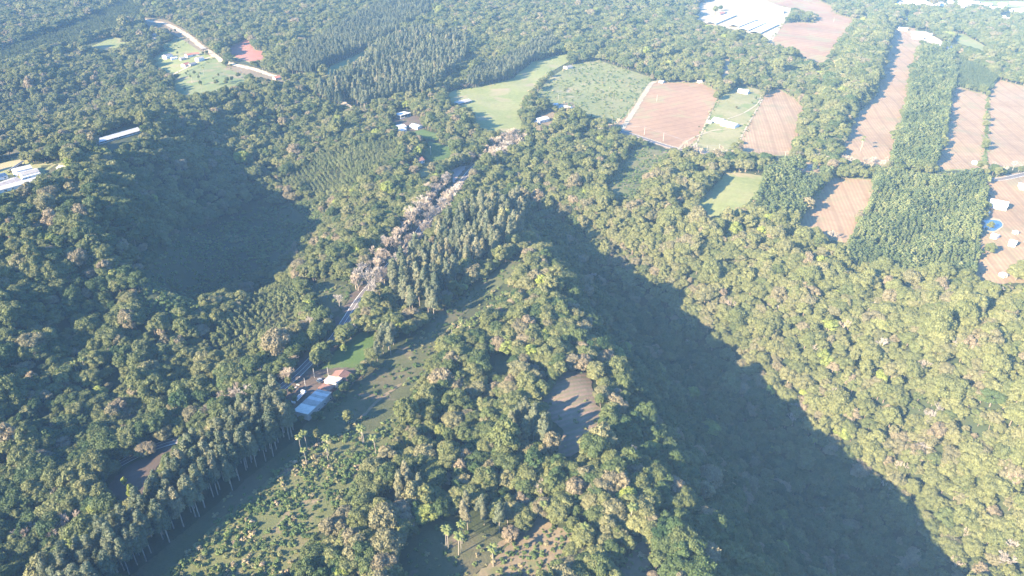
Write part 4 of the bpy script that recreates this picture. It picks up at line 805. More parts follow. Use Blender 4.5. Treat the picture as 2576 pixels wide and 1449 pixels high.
def scatter(name, pts, rots, scl, tint, var, meshes):
    """one mass of many trees: points in one object, models set on them"""
    me = bpy.data.meshes.new(name); me.vertices.add(len(pts)); me.vertices.foreach_set('co', np.asarray(pts, np.float32).ravel())
    def att(n, t, d, k): a = me.attributes.new(n, t, 'POINT'); a.data.foreach_set(k, np.ascontiguousarray(d).ravel())
    att('turn', 'FLOAT_VECTOR', rots.astype(np.float32), 'vector'); att('size', 'FLOAT_VECTOR', scl.astype(np.float32), 'vector'); att('tint', 'FLOAT', tint.astype(np.float32), 'value'); att('pick', 'INT', var.astype(np.int32), 'value')
    o = bpy.data.objects.new(name, me); COL.objects.link(o); tag(o, kind='stuff')
    src = bpy.data.collections.new(name+' models')
    for i, m in enumerate(meshes): q = bpy.data.objects.new('model_%02d' % i, m); src.objects.link(q)
    # collection info sorts by name
    ng = bpy.data.node_groups.new(name, 'GeometryNodeTree'); ng.interface.new_socket('Geometry', in_out='INPUT', socket_type='NodeSocketGeometry'); ng.interface.new_socket('Geometry', in_out='OUTPUT', socket_type='NodeSocketGeometry')
    n = ng.nodes; l = ng.links; gi = n.new('NodeGroupInput'); go = n.new('NodeGroupOutput'); ip = n.new('GeometryNodeInstanceOnPoints'); ci = n.new('GeometryNodeCollectionInfo'); ci.inputs['Collection'].default_value = src; ci.inputs['Separate Children'].default_value = True; ci.inputs['Reset Children'].default_value = True
    def na(t, nmx): a = n.new('GeometryNodeInputNamedAttribute'); a.data_type = t; a.inputs['Name'].default_value = nmx; return [s for s in a.outputs if s.enabled and s.name == 'Attribute'][0]
    er = n.new('FunctionNodeEulerToRotation'); l.new(na('FLOAT_VECTOR', 'turn'), er.inputs[0])
    l.new(gi.outputs[0], ip.inputs['Points']); l.new(ci.outputs[0], ip.inputs['Instance']); ip.inputs['Pick Instance'].default_value = True
    l.new(na('INT', 'pick'), ip.inputs['Instance Index']); l.new(er.outputs[0], ip.inputs['Rotation']); l.new(na('FLOAT_VECTOR', 'size'), ip.inputs['Scale']); l.new(ip.outputs[0], go.inputs[0])
    md = o.modifiers.new('planting', 'NODES'); md.node_group = ng
    return o
LIMIT = {'broad': 250, 'euc': 290, 'young': 290, 'bare': 290, 'scrub': 290}
MASS = {'broad': 'woodland', 'euc': 'eucalyptus_woodland', 'young': 'plantation_woodland', 'bare': 'leafless_woodland', 'scrub': 'scrub_thicket'}
COUNTS = {}; USED = {}
for kind in ('broad', 'euc', 'young', 'bare', 'scrub'):
    rows = [p for p in PL if p[0] == kind]
    x, y, z, h, t = (np.concatenate([p[i] for p in rows]) for i in (1, 2, 3, 4, 5))
    gi = np.concatenate([np.full(len(p[1]), i) for i, p in enumerate(rows)])
    px, py, d = project(x, y, z+h*.8); b, bb, _ = project(x, y, z)
    show = FRAME(px, py, 8)&FRAME(b, bb, -60); key = np.where(show, h/d if kind != 'scrub' else h/d, 0)
    if kind == 'broad': key = np.where(show, (h**.7)/d, 0)
    order = np.argsort(-key)[:LIMIT[kind]]; order = order[key[order] > 0]
    solo = np.zeros(len(x), bool); solo[order] = True
    bare_rank = {}
    if kind == 'bare':
        ORD = ['first','second','third','fourth','fifth','sixth','seventh','eighth','ninth','tenth','eleventh','twelfth','thirteenth','fourteenth','fifteenth','sixteenth','seventeenth','eighteenth','nineteenth','twentieth']
        for g_ in set(int(v) for v in gi[order]):
            mem = sorted([i for i in order if gi[i] == g_], key=lambda i: b[i])
            for n_, i in enumerate(mem):
                if n_ < 20: bare_rank[i] = ORD[n_]+' from left'
    for i in order:
        kd, *_a, word, grp = rows[gi[i]]
        if kind == 'scrub':
            shrub_thing(x[i], y[i], z[i], h[i], t[i], f"{size_word(kind, h[i])} {tone_word(kind, t[i])} shrub {near(float(b[i]), float(bb[i]))}", 'shrubs in the shaded hollow' if b[i] < 850 and bb[i] < 830 else 'shrubs in the open lot' if b[i] < 1290 else 'shrubs on the plateau')
        else:
            fx, fy = float(b[i]), float(bb[i]); poly = next((q[6] for q in WOOD if q[8] == grp and grp), None)
            if kind == 'broad' and poly is None: wd = near(fx, fy)
            elif kind == 'bare' and poly is None: wd = word+(', '+bare_rank[i] if i in bare_rank else '')
            else: wd = spot(poly, fx, fy)+' of '+re.sub('^(in|at) ', '', word)
            lb = f"{size_word(kind, h[i])} {tone_word(kind, t[i])} {'shaded tree' if grp == 'shaded ravine wood' else 'tree' if kind in ('broad', 'bare', 'young') else 'eucalyptus'} {wd}"
            if USED.setdefault(lb, grp) != grp: lb = lb+', '+grp
            while len(lb.split()) > 16: lb = lb.rsplit(' ', 1)[0]
            tree_thing(kind, x[i], y[i], z[i], h[i], t[i], lb, grp)
    r = np.random.default_rng(9); m = ~solo; n = int(m.sum()); COUNTS[kind] = (int(solo.sum()), n)
    if n == 0: continue
    s = h[m]/REFH[kind]; w = r.uniform(.9, 1.15, n)*(s**-.35 if kind == 'broad' else 1.0)
    if kind == 'scrub': w = r.uniform(1.0, 1.6, n)
    far = np.where(y[m] > 1150, 1.22, 1.0) if kind == 'broad' else 1.0
    ms = MODEL['shrub' if kind == 'scrub' else kind]
    meshes = ms if kind == 'scrub' else [joined('%s_model' % kind, p) for p in ms]
    scatter(MASS[kind], np.stack([x[m], y[m], z[m]], 1), np.stack([r.normal(0, .07, n), r.normal(0, .07, n), r.uniform(0, 6.28, n)], 1), np.stack([s*w*far*r.uniform(.82, 1.2, n), s*w*far*r.uniform(.82, 1.2, n), s], 1), t[m], r.integers(0, len(ms), n), meshes)
print('PLANTS', COUNTS)
for kind, foot, h, tint, wide, label in SINGLES:
    x, y, z = (float(q[0]) for q in ground_at(*foot)); s = h/REFH[kind]
    tree_thing(kind, x, y, z, h, tint, label, None, wide*(s**.35 if kind == 'broad' else 1.0), None, 'tree' if kind != 'euc' else 'eucalyptus')
PALMR = random.Random(21)
PM = [palm_parts(k) for k in range(4)]
for word, pts in PALMS:
    x, y, z = feet(pts)
    for i in range(len(x)):
        s = PALMR.uniform(.82, 1.12); tm, top, fr = PM[PALMR.randrange(4)]
        e = empty('palm_tree', (x[i], y[i], z[i]), PALMR.uniform(0, 6.28), label=f"{'tall' if s > 1.02 else 'mid-sized' if s > .92 else 'short'} palm with drooping fronds {word}", cat='palm', group='palms '+word); e.scale = (s, s, s)
        o = bpy.data.objects.new('trunk', tm); COL.objects.link(o); o.parent = e
        for lev, a, sc in fr:
            f = bpy.data.objects.new('frond', FRONDS[lev]); COL.objects.link(f); f.parent = e; f.location = top; f.rotation_euler = (0, 0, a); f.scale = (sc, sc, sc); f['tint'] = .55

# ======================= BUILDINGS =======================
M['white_wall'] = plain_mat('white_wall', (.66,.64,.60), .8, .08, .4)
M['cream_wall'] = plain_mat('cream_wall', (.58,.50,.38), .8, .1, .4)
M['grey_wall'] = plain_mat('grey_wall', (.34,.32,.30), .85, .15, .5)
M['pink_wall'] = plain_mat('pink_wall', (.50,.33,.28), .8, .12, .4)
M['dark_wall'] = plain_mat('dark_boards', (.10,.075,.06), .85, .25, .8)
M['white_sheet'] = sheet_mat('white_sheet', (.46,.46,.45), (.35,.34,.32))
M['blue_sheet'] = sheet_mat('pale_blue_sheet', (.47,.455,.41), (.33,.32,.29), .55)
M['grey_sheet'] = sheet_mat('grey_sheet', (.25,.24,.22), (.15,.13,.11))
M['old_sheet'] = sheet_mat('weathered_sheet', (.28,.255,.235), (.16,.125,.10))
M['light_sheet'] = sheet_mat('light_grey_sheet', (.38,.37,.36), (.26,.235,.22))
M['rust'] = sheet_mat('rusty_sheet', (.20,.11,.08), (.10,.06,.05), .8)
M['pale_sheet'] = sheet_mat('pinkish_sheet', (.34,.285,.25), (.25,.19,.15), .8)
M['tile_red'] = sheet_mat('red_tiles', (.34,.13,.085), (.22,.10,.08), .85)
M['tile_brown'] = sheet_mat('brown_tiles', (.19,.105,.08), (.11,.075,.06), .85)
M['tile_grey'] = sheet_mat('grey_tiles', (.17,.165,.165), (.11,.105,.10), .85)
M['trim'] = plain_mat('white_trim', (.70,.69,.66), .6, .05)
M['glass'] = plain_mat('window_glass', (.03,.04,.05), .12, .2, 1.0, spec=.6)
M['wood'] = plain_mat('wood', (.15,.09,.055), .8, .25, 2.0)
M['redwood'] = plain_mat('red_timber', (.24,.075,.05), .8, .25, 2.0)
M['concrete'] = plain_mat('concrete', (.30,.285,.26), .9, .15, 1.0)
M['metal'] = plain_mat('steel', (.24,.25,.26), .45, .1, 1.0, metal=.4)
M['black'] = plain_mat('black_rubber', (.02,.02,.02), .9, .1)
M['car_white'] = plain_mat('white_paint', (.72,.72,.72), .3, .03, spec=.5)
M['car_blue'] = plain_mat('dark_blue_paint', (.03,.05,.08), .35, .05, spec=.5)
M['car_grey'] = plain_mat('grey_paint', (.20,.22,.24), .35, .05, spec=.5)
M['lamp'] = plain_mat('lamp_glass', (.65,.65,.62), .2, .02, spec=.6)
M['water'], _nt, _b = new_mat('pond_water'); _b.inputs['Base Color'].default_value = (.035,.075,.11,1); _b.inputs['Roughness'].default_value = .12; _b.inputs['Specular IOR Level'].default_value = .6

def axis(a, b, dz):
    x, y, z = ground_at([a[0], b[0]], [a[1], b[1]], dz); p, q = np.array([x[0], y[0]]), np.array([x[1], y[1]])
    return (p+q)/2, float(np.linalg.norm(q-p)), math.atan2(q[1]-p[1], q[0]-p[0])
def opening(root, side, x, w, z0, z1, yw, kind):
    """a window (pane in frame, sill) or a door in the long wall at y = side*yw"""
    g = Geo(); y0, y1 = sorted((side*(yw-.02), side*(yw+.05)))
    if kind == 'window':
        g.box(x-w/2-.08, x+w/2+.08, y0, y1, z0-.08, z0); g.box(x-w/2-.08, x+w/2+.08, y0, y1, z1, z1+.08); g.box(x-w/2-.08, x-w/2, y0, y1, z0, z1); g.box(x+w/2, x+w/2+.08, y0, y1, z0, z1)
        f = g.build('window', M['trim'], root); p = Geo().box(x-w/2, x+w/2, *sorted((side*(yw-.01), side*(yw+.02))), z0, z1); p.build('pane', M['glass'], f)
    else:
        g.box(x-w/2, x+w/2, y0, y1, z0, z1); d = g.build('door', M['wood'], root); h = Geo().box(x+w/2-.16, x+w/2-.08, *sorted((side*(yw+.05), side*(yw+.10))), z0+.95, z0+1.08); h.build('handle', M['metal'], d)
def gable(name, label, cat, a, b, width, wall_h=2.9, rise=1.3, wall='white_wall', roof='grey_sheet', over=.45, group=None, sheets=None, wins=2, door=True, open_sides=False, chimney=False, mono=False, roof2=None, length=None):
    c, L, rz = axis(a, b, wall_h+(0 if mono else rise*.6)); L = length or L
    L = max(L, 2.5); ca, sa = math.cos(rz), math.sin(rz)
    cs = [(c[0]+ca*x-sa*y, c[1]+sa*x+ca*y) for x in (-L/2, L/2) for y in (-width/2, width/2)]
    zs = [float(height(*p)) for p in cs]; z = max(zs)-.1; dn = max(zs)-min(zs)+.9
    root = empty(name, (c[0], c[1], z), rz, label=label, cat=cat, group=group)
    hx, hy = L/2, width/2; ya = -hy if mono else 0
    zl, zr, zt = (wall_h+rise, wall_h, None) if mono else (wall_h, wall_h, wall_h+rise)
    if open_sides:
        g = Geo().box(-hx, hx, -hy, hy, -dn, .12); g.build('floor_slab', M['concrete'], root)
        n = max(2, int(L/5))
        for i in range(n+1):
            for s in (-1, 1):
                x = -hx+.15+(L-.3)*i/n; h = (zl if s < 0 else zr); p = Geo().box(x-.12, x+.12, s*hy-(.24 if s > 0 else 0), s*hy+(.24 if s < 0 else 0), .12, h-.05); p.build('post', M[wall], root)
        low = Geo(); low.box(-hx+.3, hx-.3, -hy+.02, -hy+.16, .12, .9); low.box(-hx+.3, hx-.3, hy-.16, hy-.02, .12, .9); low.build('parapet', M[wall], root)
    else:
        prof = [(-hy, -dn), (hy, -dn), (hy, zr-.04), (-hy, zl-.04)] if mono else [(-hy, -dn), (hy, -dn), (hy, wall_h-.04), (0, zt-.06), (-hy, wall_h-.04)]
        g = Geo(); n = len(prof); g.add([(-hx, p[0], p[1]) for p in prof]+[(hx, p[0], p[1]) for p in prof], [(i, (i+1)%n, n+(i+1)%n, n+i) for i in range(n)]+[tuple(range(n))[::-1], tuple(range(n, 2*n))]); g.build('wall', M[wall], root)
        for s in (-1, 1):
            for i in range(wins):
                x = -hx+L*(i+.5)/wins+(.0 if not door else .25*L/wins); 
                if abs(x) < hx-.7: opening(root, s, x, 1.3, 1.0, 2.1, hy, 'window')
        if door:
            for s in (-1, 1): opening(root, s, -hx+L*.14+.4, .95, 0.05, 2.1, hy, 'door')
    ns = sheets or max(1, int(round(L/9))); ox = hx+over
    slopes = [((-hy-over, zl+(over*rise/width)), (hy+over, zr-(over*rise/width)))] if mono else [((-hy-over, wall_h-over*rise/hy), (-.0, zt)), ((hy+over, wall_h-over*rise/hy), (.0, zt))]
    for si, ((y0, z0), (y1, z1)) in enumerate(slopes):
        for i in range(ns):
            x0 = -ox+2*ox*i/ns+(.012 if i else 0); x1 = -ox+2*ox*(i+1)/ns; lift = .012*(i%2)
            q = [(x0, y0, z0+lift), (x1, y0, z0+lift), (x1, y1, z1+lift), (x0, y1, z1+lift)]
            if (q[1][0]-q[0][0])*(q[2][1]-q[0][1]) < 0: q = q[::-1]
            mt = roof if not roof2 else (roof2[(i+si) % len(roof2)])
            Geo().slab(q, .07).build('roof_sheet', M[mt], root)
    if not mono: Geo().box(-ox, ox, -.16, .16, zt-.02, zt+.07).build('ridge_cap', M['trim' if roof.endswith('sheet') else roof], root)
    if chimney: Geo().box(hx*.4, hx*.4+.7, .3, .95, wall_h+.2, zt+.9).build('chimney', M['concrete'], root)
    return root
def W1(x, y): return (631.1+x*.1066, 901.6+y*.1066)
def W2(x, y): return (x*.125, 373.5+y*.125)
def W3(x, y): return (347.8+x*.142, 51.5+y*.142)
def W4(x, y): return (953+x*.1156, 244.7+y*.1156)
def W5(x, y): return (1320+x*.1289, 161+y*.1289)
def W6(x, y): return (1687.3+x*.1422, y*.1422)
def W7(x, y): return (1764.6+x*.1156, 193.2+y*.1156)
def W8(x, y): return (2344.2+x*.2223, 412+y*.2223)
def W9(x, y): return (991.8+x*.1244, 347.8+y*.1244)
def WT(x, y): return (2189.6+x*.1511, y*.1511)

# the workshop by the road
gable('workshop', 'long roadside workshop with pale blue end roof and grey striped roof', 'workshop', W1(1175,1285), W1(1735,775), 10.5, 4.2, 1.0, 'grey_wall', 'grey_sheet', .3, sheets=9, wins=4, mono=True, roof2=['blue_sheet','blue_sheet','blue_sheet','grey_sheet','grey_sheet','light_sheet','grey_sheet','light_sheet','grey_sheet'])
t = gable('carport', 'open red timber shed frame joined to the workshop', 'shed', W1(1720,735), W1(1850,625), 9.0, 3.4, .8, 'redwood', 'rust', .1, sheets=3, mono=True, open_sides=True)
gable('storehouse', 'small store with pale pinkish roof beyond the open timber shed', 'storehouse', W1(1880,560), W1(2000,450), 10.0, 3.6, 1.4, 'cream_wall', 'pale_sheet', .3, sheets=2, wins=1, mono=True)
gable('house', 'dark brown roofed house at the end of the workshop row', 'house', W1(2080,430), W1(2200,290), 12.0, 3.2, 1.8, 'pink_wall', 'tile_brown', .4, sheets=3, wins=2, roof2=['tile_brown','rust','tile_brown'])

# white farm at the left edge
gable('farm_shed', 'long pale grey farm shed nearest the wooded hillside', 'farm shed', W2(-80,800), W2(850,555), 9, 3.2, 1.3, 'white_wall', 'light_sheet', .4, sheets=10, wins=6)
gable('farm_shed', 'wide grey roofed farm shed at the left edge of the picture', 'farm shed', W2(-60,735), W2(340,605), 15, 3.6, 1.8, 'white_wall', 'old_sheet', .4, sheets=5, wins=3)
gable('farm_shed', 'white farmhouse with bright white end wall and pale blue roof', 'farmhouse', W2(260,430), W2(600,340), 9, 4.6, 1.6, 'white_wall', 'blue_sheet', .3, sheets=4, wins=3)
gable('farm_shed', 'dark grey roofed shed in front of the white farmhouse', 'farm shed', W2(400,500), W2(745,410), 11, 3.4, 1.2, 'white_wall', 'grey_sheet', .3, sheets=4, wins=2)
gable('lean_to', 'low white lean-to beside the dark grey roofed shed', 'shed', W2(440,600), W2(800,490), 4, 2.6, .5, 'white_wall', 'white_sheet', .2, sheets=3, wins=2, mono=True)
gable('farm_shed', 'grey roofed shed corner cut by the left edge of the picture', 'farm shed', W2(-120,560), W2(100,500), 10, 3.2, 1.2, 'white_wall', 'old_sheet', .3, sheets=2, wins=1)
gable('pergola', 'dark narrow roofed walkway behind the white farmhouse', 'walkway', W2(170,440), W2(455,265), 3, 2.8, .5, 'dark_wall', 'tile_grey', .2, sheets=4, open_sides=True)
gable('farmhouse', 'small white house with grey roof right of the farm', 'house', W2(1190,345), W2(1420,385), 7.5, 3.0, 1.4, 'white_wall', 'old_sheet', .3, sheets=2, wins=2)
gable('poultry_shed', 'very long pale roofed shed standing alone among hillside trees', 'poultry shed', (240,352), (346,322), 12, 2.8, 1.9, 'white_wall', 'light_sheet', .6, sheets=14, open_sides=True)

# village at the upper left
gable('house', 'white walled house with dark grey roof in the village', 'house', W3(455,625), W3(570,585), 10, 4.4, 2.0, 'white_wall', 'tile_grey', .4, sheets=2, wins=3)
gable('house', 'red roofed white house behind the others in the village', 'house', W3(840,610), W3(960,580), 9, 3.2, 1.6, 'white_wall', 'tile_red', .4, sheets=2)
gable('house', 'long red roofed house beside the village track', 'house', W3(960,585), W3(1070,570), 8, 3.0, 1.4, 'cream_wall', 'tile_red', .4, sheets=2)
gable('house', 'tall pale house at the corner of the village pasture', 'house', W3(1030,670), W3(1130,640), 9, 5.0, 1.2, 'white_wall', 'old_sheet', .3, sheets=2, wins=3)
gable('house', 'yellowish house with red roof on the pasture edge', 'house', W3(785,775), W3(880,745), 9, 3.6, 1.8, 'cream_wall', 'tile_red', .4, sheets=2)
gable('shed', 'dark roofed shed beside the yellowish red roofed house', 'shed', W3(890,775), W3(1000,740), 8, 2.8, 1.2, 'grey_wall', 'tile_grey', .3, sheets=2, wins=1)
gable('shed', 'small grey roofed shed between the village houses', 'shed', W3(735,670), W3(830,645), 7, 2.8, 1.2, 'grey_wall', 'grey_sheet', .3, sheets=1, wins=1)
gable('shed', 'low white roofed shed beside the white walled village house', 'shed', W3(575,665), W3(680,645), 7, 2.6, .9, 'white_wall', 'white_sheet', .3, sheets=1, wins=1)
gable('house', 'lone pale house in the shade above the village', 'house', W3(235,250), W3(340,230), 9, 3.2, 1.4, 'white_wall', 'light_sheet', .4, sheets=2)
gable('shed', 'pale shed just below the lone shaded house', 'shed', W3(220,310), W3(350,315), 7, 2.6, .9, 'grey_wall', 'grey_sheet', .3, sheets=1, wins=1)
gable('farm_shed', 'low pale roofed shed on the lower edge of the village pasture', 'farm shed', W3(1360,1258), W3(1610,1212), 8, 2.8, 1.0, 'white_wall', 'light_sheet', .3, sheets=4)
gable('farm_shed', 'grey shed in the row below the village pasture', 'farm shed', W3(1700,1190), W3(1930,1130), 9, 2.8, 1.1, 'grey_wall', 'grey_sheet', .3, sheets=3)
gable('farm_shed', 'white roofed shed at the right end of the row below the pasture', 'farm shed', W3(1920,1100), W3(2090,1060), 9, 3.0, 1.1, 'white_wall', 'white_sheet', .3, sheets=3)
gable('shed', 'tiny white shed by the tall palm below the village', 'shed', W3(1170,1275), W3(1230,1268), 5, 2.4, .6, 'white_wall', 'white_sheet', .2, sheets=1, wins=1)
gable('house', 'red roofed house where the village track meets the woods', 'house', W3(2400,1000), W3(2500,985), 9, 3.2, 1.6, 'pink_wall', 'tile_red', .4, sheets=2)
gable('bus_shelter', 'small dark roofed shelter standing on the village track', 'shelter', W3(1110,500), W3(1195,480), 6, 2.6, .5, 'grey_wall', 'grey_sheet', .3, sheets=1, open_sides=True)

# houses in the dip behind the gravel yard
gable('barn', 'open sided white roofed barn on the lawn beyond the dark grove', 'barn', W4(400,400), W4(620,330), 14, 3.6, 1.0, 'white_wall', 'white_sheet', .4, sheets=3, mono=True, open_sides=True)
gable('house', 'white two part house with plain white roof by the bend', 'house', W4(385,640), W4(550,600), 13, 4.6, 1.0, 'white_wall', 'white_sheet', .3, sheets=2, wins=3)
gable('shed', 'small white roofed annex in front of the white two part house', 'shed', W4(460,715), W4(555,675), 7, 2.8, .8, 'white_wall', 'white_sheet', .2, sheets=1, wins=1)
gable('shed', 'tiny white shed left of the white two part house', 'shed', W4(305,670), W4(360,660), 5, 2.6, .6, 'white_wall', 'white_sheet', .2, sheets=1, wins=1)
gable('garage', 'white roofed garage right of the white two part house', 'garage', W4(730,585), W4(890,625), 9, 3.0, 1.2, 'white_wall', 'white_sheet', .3, sheets=2, wins=1)
gable('house', 'red roofed house half hidden behind a round tree', 'house', W4(180,560), W4(250,530), 8, 3.0, 1.6, 'pink_wall', 'tile_red', .4, sheets=1)
gable('greenhouse', 'long grey roofed shed lying in the corner of the meadow', 'farm shed', W4(1680,115), W4(1960,40), 12, 3.0, 1.0, 'grey_wall', 'grey_sheet', .3, sheets=6, open_sides=True)
gable('house', 'small red roofed house at the meadow corner by the leafless belt', 'house', W4(2095,710), W4(2180,715), 8, 3.0, 1.6, 'white_wall', 'tile_red', .4, sheets=1)
gable('house', 'brown roofed white house beside the bright yellow-green tree', 'house', W4(790,1345), W4(935,1325), 10, 3.2, 1.9, 'white_wall', 'tile_brown', .5, sheets=2)
gable('house', 'small red roofed white house above the vegetable garden', 'house', W9(325,580), W9(435,600), 7, 2.8, 1.5, 'white_wall', 'tile_red', .4, sheets=1)
gable('house', 'pinkish house at the edge of the gravel yard', 'house', W9(1010,600), W9(1100,590), 8, 3.0, 1.4, 'pink_wall', 'pale_sheet', .4, sheets=1)
gable('shed', 'flat pinkish roofed shed right of the gravel yard', 'shed', W9(1790,890), W9(1935,905), 9, 2.8, .5, 'white_wall', 'pale_sheet', .3, sheets=2, wins=1, mono=True)
gable('house', 'dark roofed house hidden among trees left of the garden', 'house', W9(40,600), W9(110,590), 8, 2.8, 1.4, 'grey_wall', 'tile_brown', .4, sheets=1)

# farms between meadow and the pink fields
gable('house', 'bright white house with stepped roofs below the planted plots', 'house', W5(240,1080), W5(430,1030), 11, 4.0, 1.2, 'white_wall', 'white_sheet', .3, sheets=2, wins=3)
gable('shed', 'white annex on the left of the bright white house', 'shed', W5(190,1090), W5(290,1120), 7, 2.8, .6, 'white_wall', 'white_sheet', .2, sheets=1, wins=1)
gable('farm_shed', 'low grey roofed shed below the planted plots', 'farm shed', W5(690,800), W5(905,835), 8, 2.8, 1.1, 'white_wall', 'grey_sheet', .3, sheets=3)
gable('shed', 'small white shed left of the low grey roofed shed', 'shed', W5(570,775), W5(640,765), 6, 2.6, .7, 'white_wall', 'white_sheet', .2, sheets=1, wins=1)
gable('house', 'dark roofed house among trees at the top of the plots', 'house', W5(790,45), W5(900,30), 10, 3.0, 1.8, 'cream_wall', 'tile_grey', .4, sheets=1)
gable('shed', 'pale pinkish shed behind the bright white house', 'shed', W5(610,1010), W5(710,1000), 7, 2.6, .8, 'pink_wall', 'pale_sheet', .3, sheets=1, wins=1)
gable('bus_shelter', 'little white booth at the road corner of the big pink field', 'booth', W5(1712,1245), W5(1755,1240), 3.5, 2.6, .3, 'white_wall', 'white_sheet', .2, sheets=1, wins=1)
gable('shed', 'small white shed at the top left corner of the big pink field', 'shed', (1660,202), (1669,204), 5, 2.8, .6, 'white_wall', 'white_sheet', .3, sheets=1, wins=1)
gable('shed', 'small white shed on the track along the top of the big pink field', 'shed', (1757,203), (1765,202), 6, 2.8, .6, 'white_wall', 'white_sheet', .3, sheets=1, wins=1)
gable('house', 'upper white house with grey roof beside the woods', 'house', W7(815,265), W7(1030,305), 9, 3.4, 1.8, 'white_wall', 'light_sheet', .5, sheets=3, wins=3)
gable('house', 'long white house with grey roof in the green yard', 'house', W7(470,965), W7(780,1030), 11, 3.4, 1.8, 'white_wall', 'light_sheet', .5, sheets=4, wins=4)
gable('house', 'shorter white house joined to the long white house', 'house', W7(280,885), W7(480,930), 11, 3.6, 1.6, 'white_wall', 'light_sheet', .5, sheets=2, wins=2)
gable('garage', 'small white garage left of the joined white houses', 'garage', W7(130,945), W7(225,960), 6, 2.8, .7, 'white_wall', 'white_sheet', .3, sheets=1, wins=1)

# white poultry sheds at the top
for nm, a, b in (('leftmost', (700,395), (1075,240)), ('second', (1110,445), (1440,318)), ('third', (1270,510), (1600,372)), ('rightmost', (1480,560), (1815,402))):
    gable('poultry_shed', f'{nm} of the four long white roofed sheds at the top', 'poultry shed', W6(*a), W6(*b), 22, 3.0, 2.4, 'white_wall', 'white_sheet', .6, group='four long white sheds', sheets=8, open_sides=True)
gable('farm_shed', 'wide white roofed store behind the four long sheds', 'farm shed', W6(1560,150), W6(2000,190), 16, 4.0, 1.6, 'white_wall', 'white_sheet', .4, sheets=6)
gable('shed', 'small red roofed shed behind the leftmost long white shed', 'shed', W6(840,235), W6(930,215), 10, 2.8, 1.2, 'pink_wall', 'tile_red', .3, sheets=1, wins=1)

# pond farm at the right edge
gable('barn', 'large white barn with dark rear eave on the pink yard', 'barn', W8(672,405), W8(865,445), 13, 4.6, 2.2, 'white_wall', 'white_sheet', .5, sheets=5)
gable('shed', 'small pale blue roofed shed in the tree shade by the barn', 'shed', W8(582,528), W8(655,538), 5, 2.6, .6, 'grey_wall', 'blue_sheet', .3, sheets=1, wins=1)
gable('shed', 'white shed standing below the pond', 'shed', W8(690,790), W8(757,810), 6, 2.8, 1.0, 'white_wall', 'white_sheet', .3, sheets=1, wins=1)
gable('house', 'small white house right of the pond shed', 'house', W8(885,865), W8(965,880), 8, 3.2, 1.4, 'white_wall', 'white_sheet', .4, sheets=1)
gable('shed', 'tiny white hut above the small white house', 'hut', W8(937,762), W8(968,758), 4, 2.4, .5, 'white_wall', 'white_sheet', .2, sheets=1, wins=0)
gable('house', 'white roofed building cut by the right edge near the road', 'building', W8(1000,225), W8(1130,240), 11, 3.6, 1.6, 'white_wall', 'white_sheet', .4, sheets=2)
gable('shed', 'white hut half hidden by the big round olive tree', 'hut', W8(795,1245), W8(835,1235), 5, 2.6, .6, 'white_wall', 'white_sheet', .2, sheets=1, wins=0)
gable('shed', 'small white store at the corner of the right pink field', 'shed', (2448,405), (2457,406), 6, 2.8, .8, 'white_wall', 'white_sheet', .3, sheets=1, wins=0)
# scattered houses at the top right
for x, y, w, lb in TOWN: gable('house', lb, 'house', WT(x-w/2, y-6), WT(x+w/2, y+8), 11, 3.6, 1.5, 'white_wall', 'white_sheet' if 'pink' not in lb else 'pale_sheet', .4, sheets=2)
_tr = random.Random(3)
for i, (x, y) in enumerate(TW):
    w = _tr.uniform(45, 105)
    gable('house', 'small pale house in the distant town at the upper right', 'house', WT(x-w/2, y-_tr.uniform(-4, 6)), WT(x+w/2, y+_tr.uniform(-4, 6)), _tr.uniform(9, 14), _tr.uniform(3, 5), 1.4, 'white_wall', _tr.choice(['white_sheet','white_sheet','light_sheet','pale_sheet']), .4, group='houses of the distant town', sheets=1, wins=1)

# ======================= VEHICLES, POLES, SMALL THINGS =======================
def wheel(root, x, y, r, w):
    g = Geo(); g.tube([(x, y-w/2, r), (x, y+w/2, r)], [r, r], 14); t_ = g.build('wheel', M['black'], root); h = Geo(); h.tube([(x, y-w/2-.015, r), (x, y+w/2+.015, r)], [r*.55, r*.55], 10); h.build('rim', M['metal'], t_)
def car(name, label, p, q, paint, tall=0.0):
    c, _, rz = axis(p, q, .5); z = float(height(*c))+.44; r = empty(name, (c[0], c[1], z), rz, label=label, cat='car')
    prof = [(-2.1,.32),(-2.15,.62),(-2.05,.86),(-1.2,.95+tall*.2),(.85,.95),(1.95,.78),(2.15,.6),(2.12,.32)]
    Geo().prism(prof, -.84, .84).build('body', M[paint], r)
    cab = [(-1.75,.93),(-1.25,1.44+tall),(.15,1.46+tall),(.95,.93)]
    Geo().prism(cab, -.72, .72).build('cabin', M['glass'], r); Geo().box(-1.22, .16, -.66, .66, 1.445+tall, 1.50+tall).build('roof', M[paint], r)
    for x in (-1.35, 1.35):
        for s in (-1, 1): wheel(r, x, s*.8, .32, .2)
    for s in (-1, 1):
        Geo().box(2.08, 2.17, s*.62-.18, s*.62+.18, .56, .72).build('headlight', M['lamp'], r); Geo().box(-2.17, -2.09, s*.62-.15, s*.62+.15, .62, .8).build('tail_light', M['tile_red'], r)
    return r
car('parked_car', 'white car driving on the road left of the workshop yard', W1(505,830), W1(595,755), 'car_white')
car('parked_car', 'dark pickup sized car standing in the workshop yard', W1(1670,590), W1(1560,520), 'car_blue', .25)
car('parked_car', 'grey car parked beside the dark car in the yard', W1(1690,550), W1(1600,490), 'car_grey')
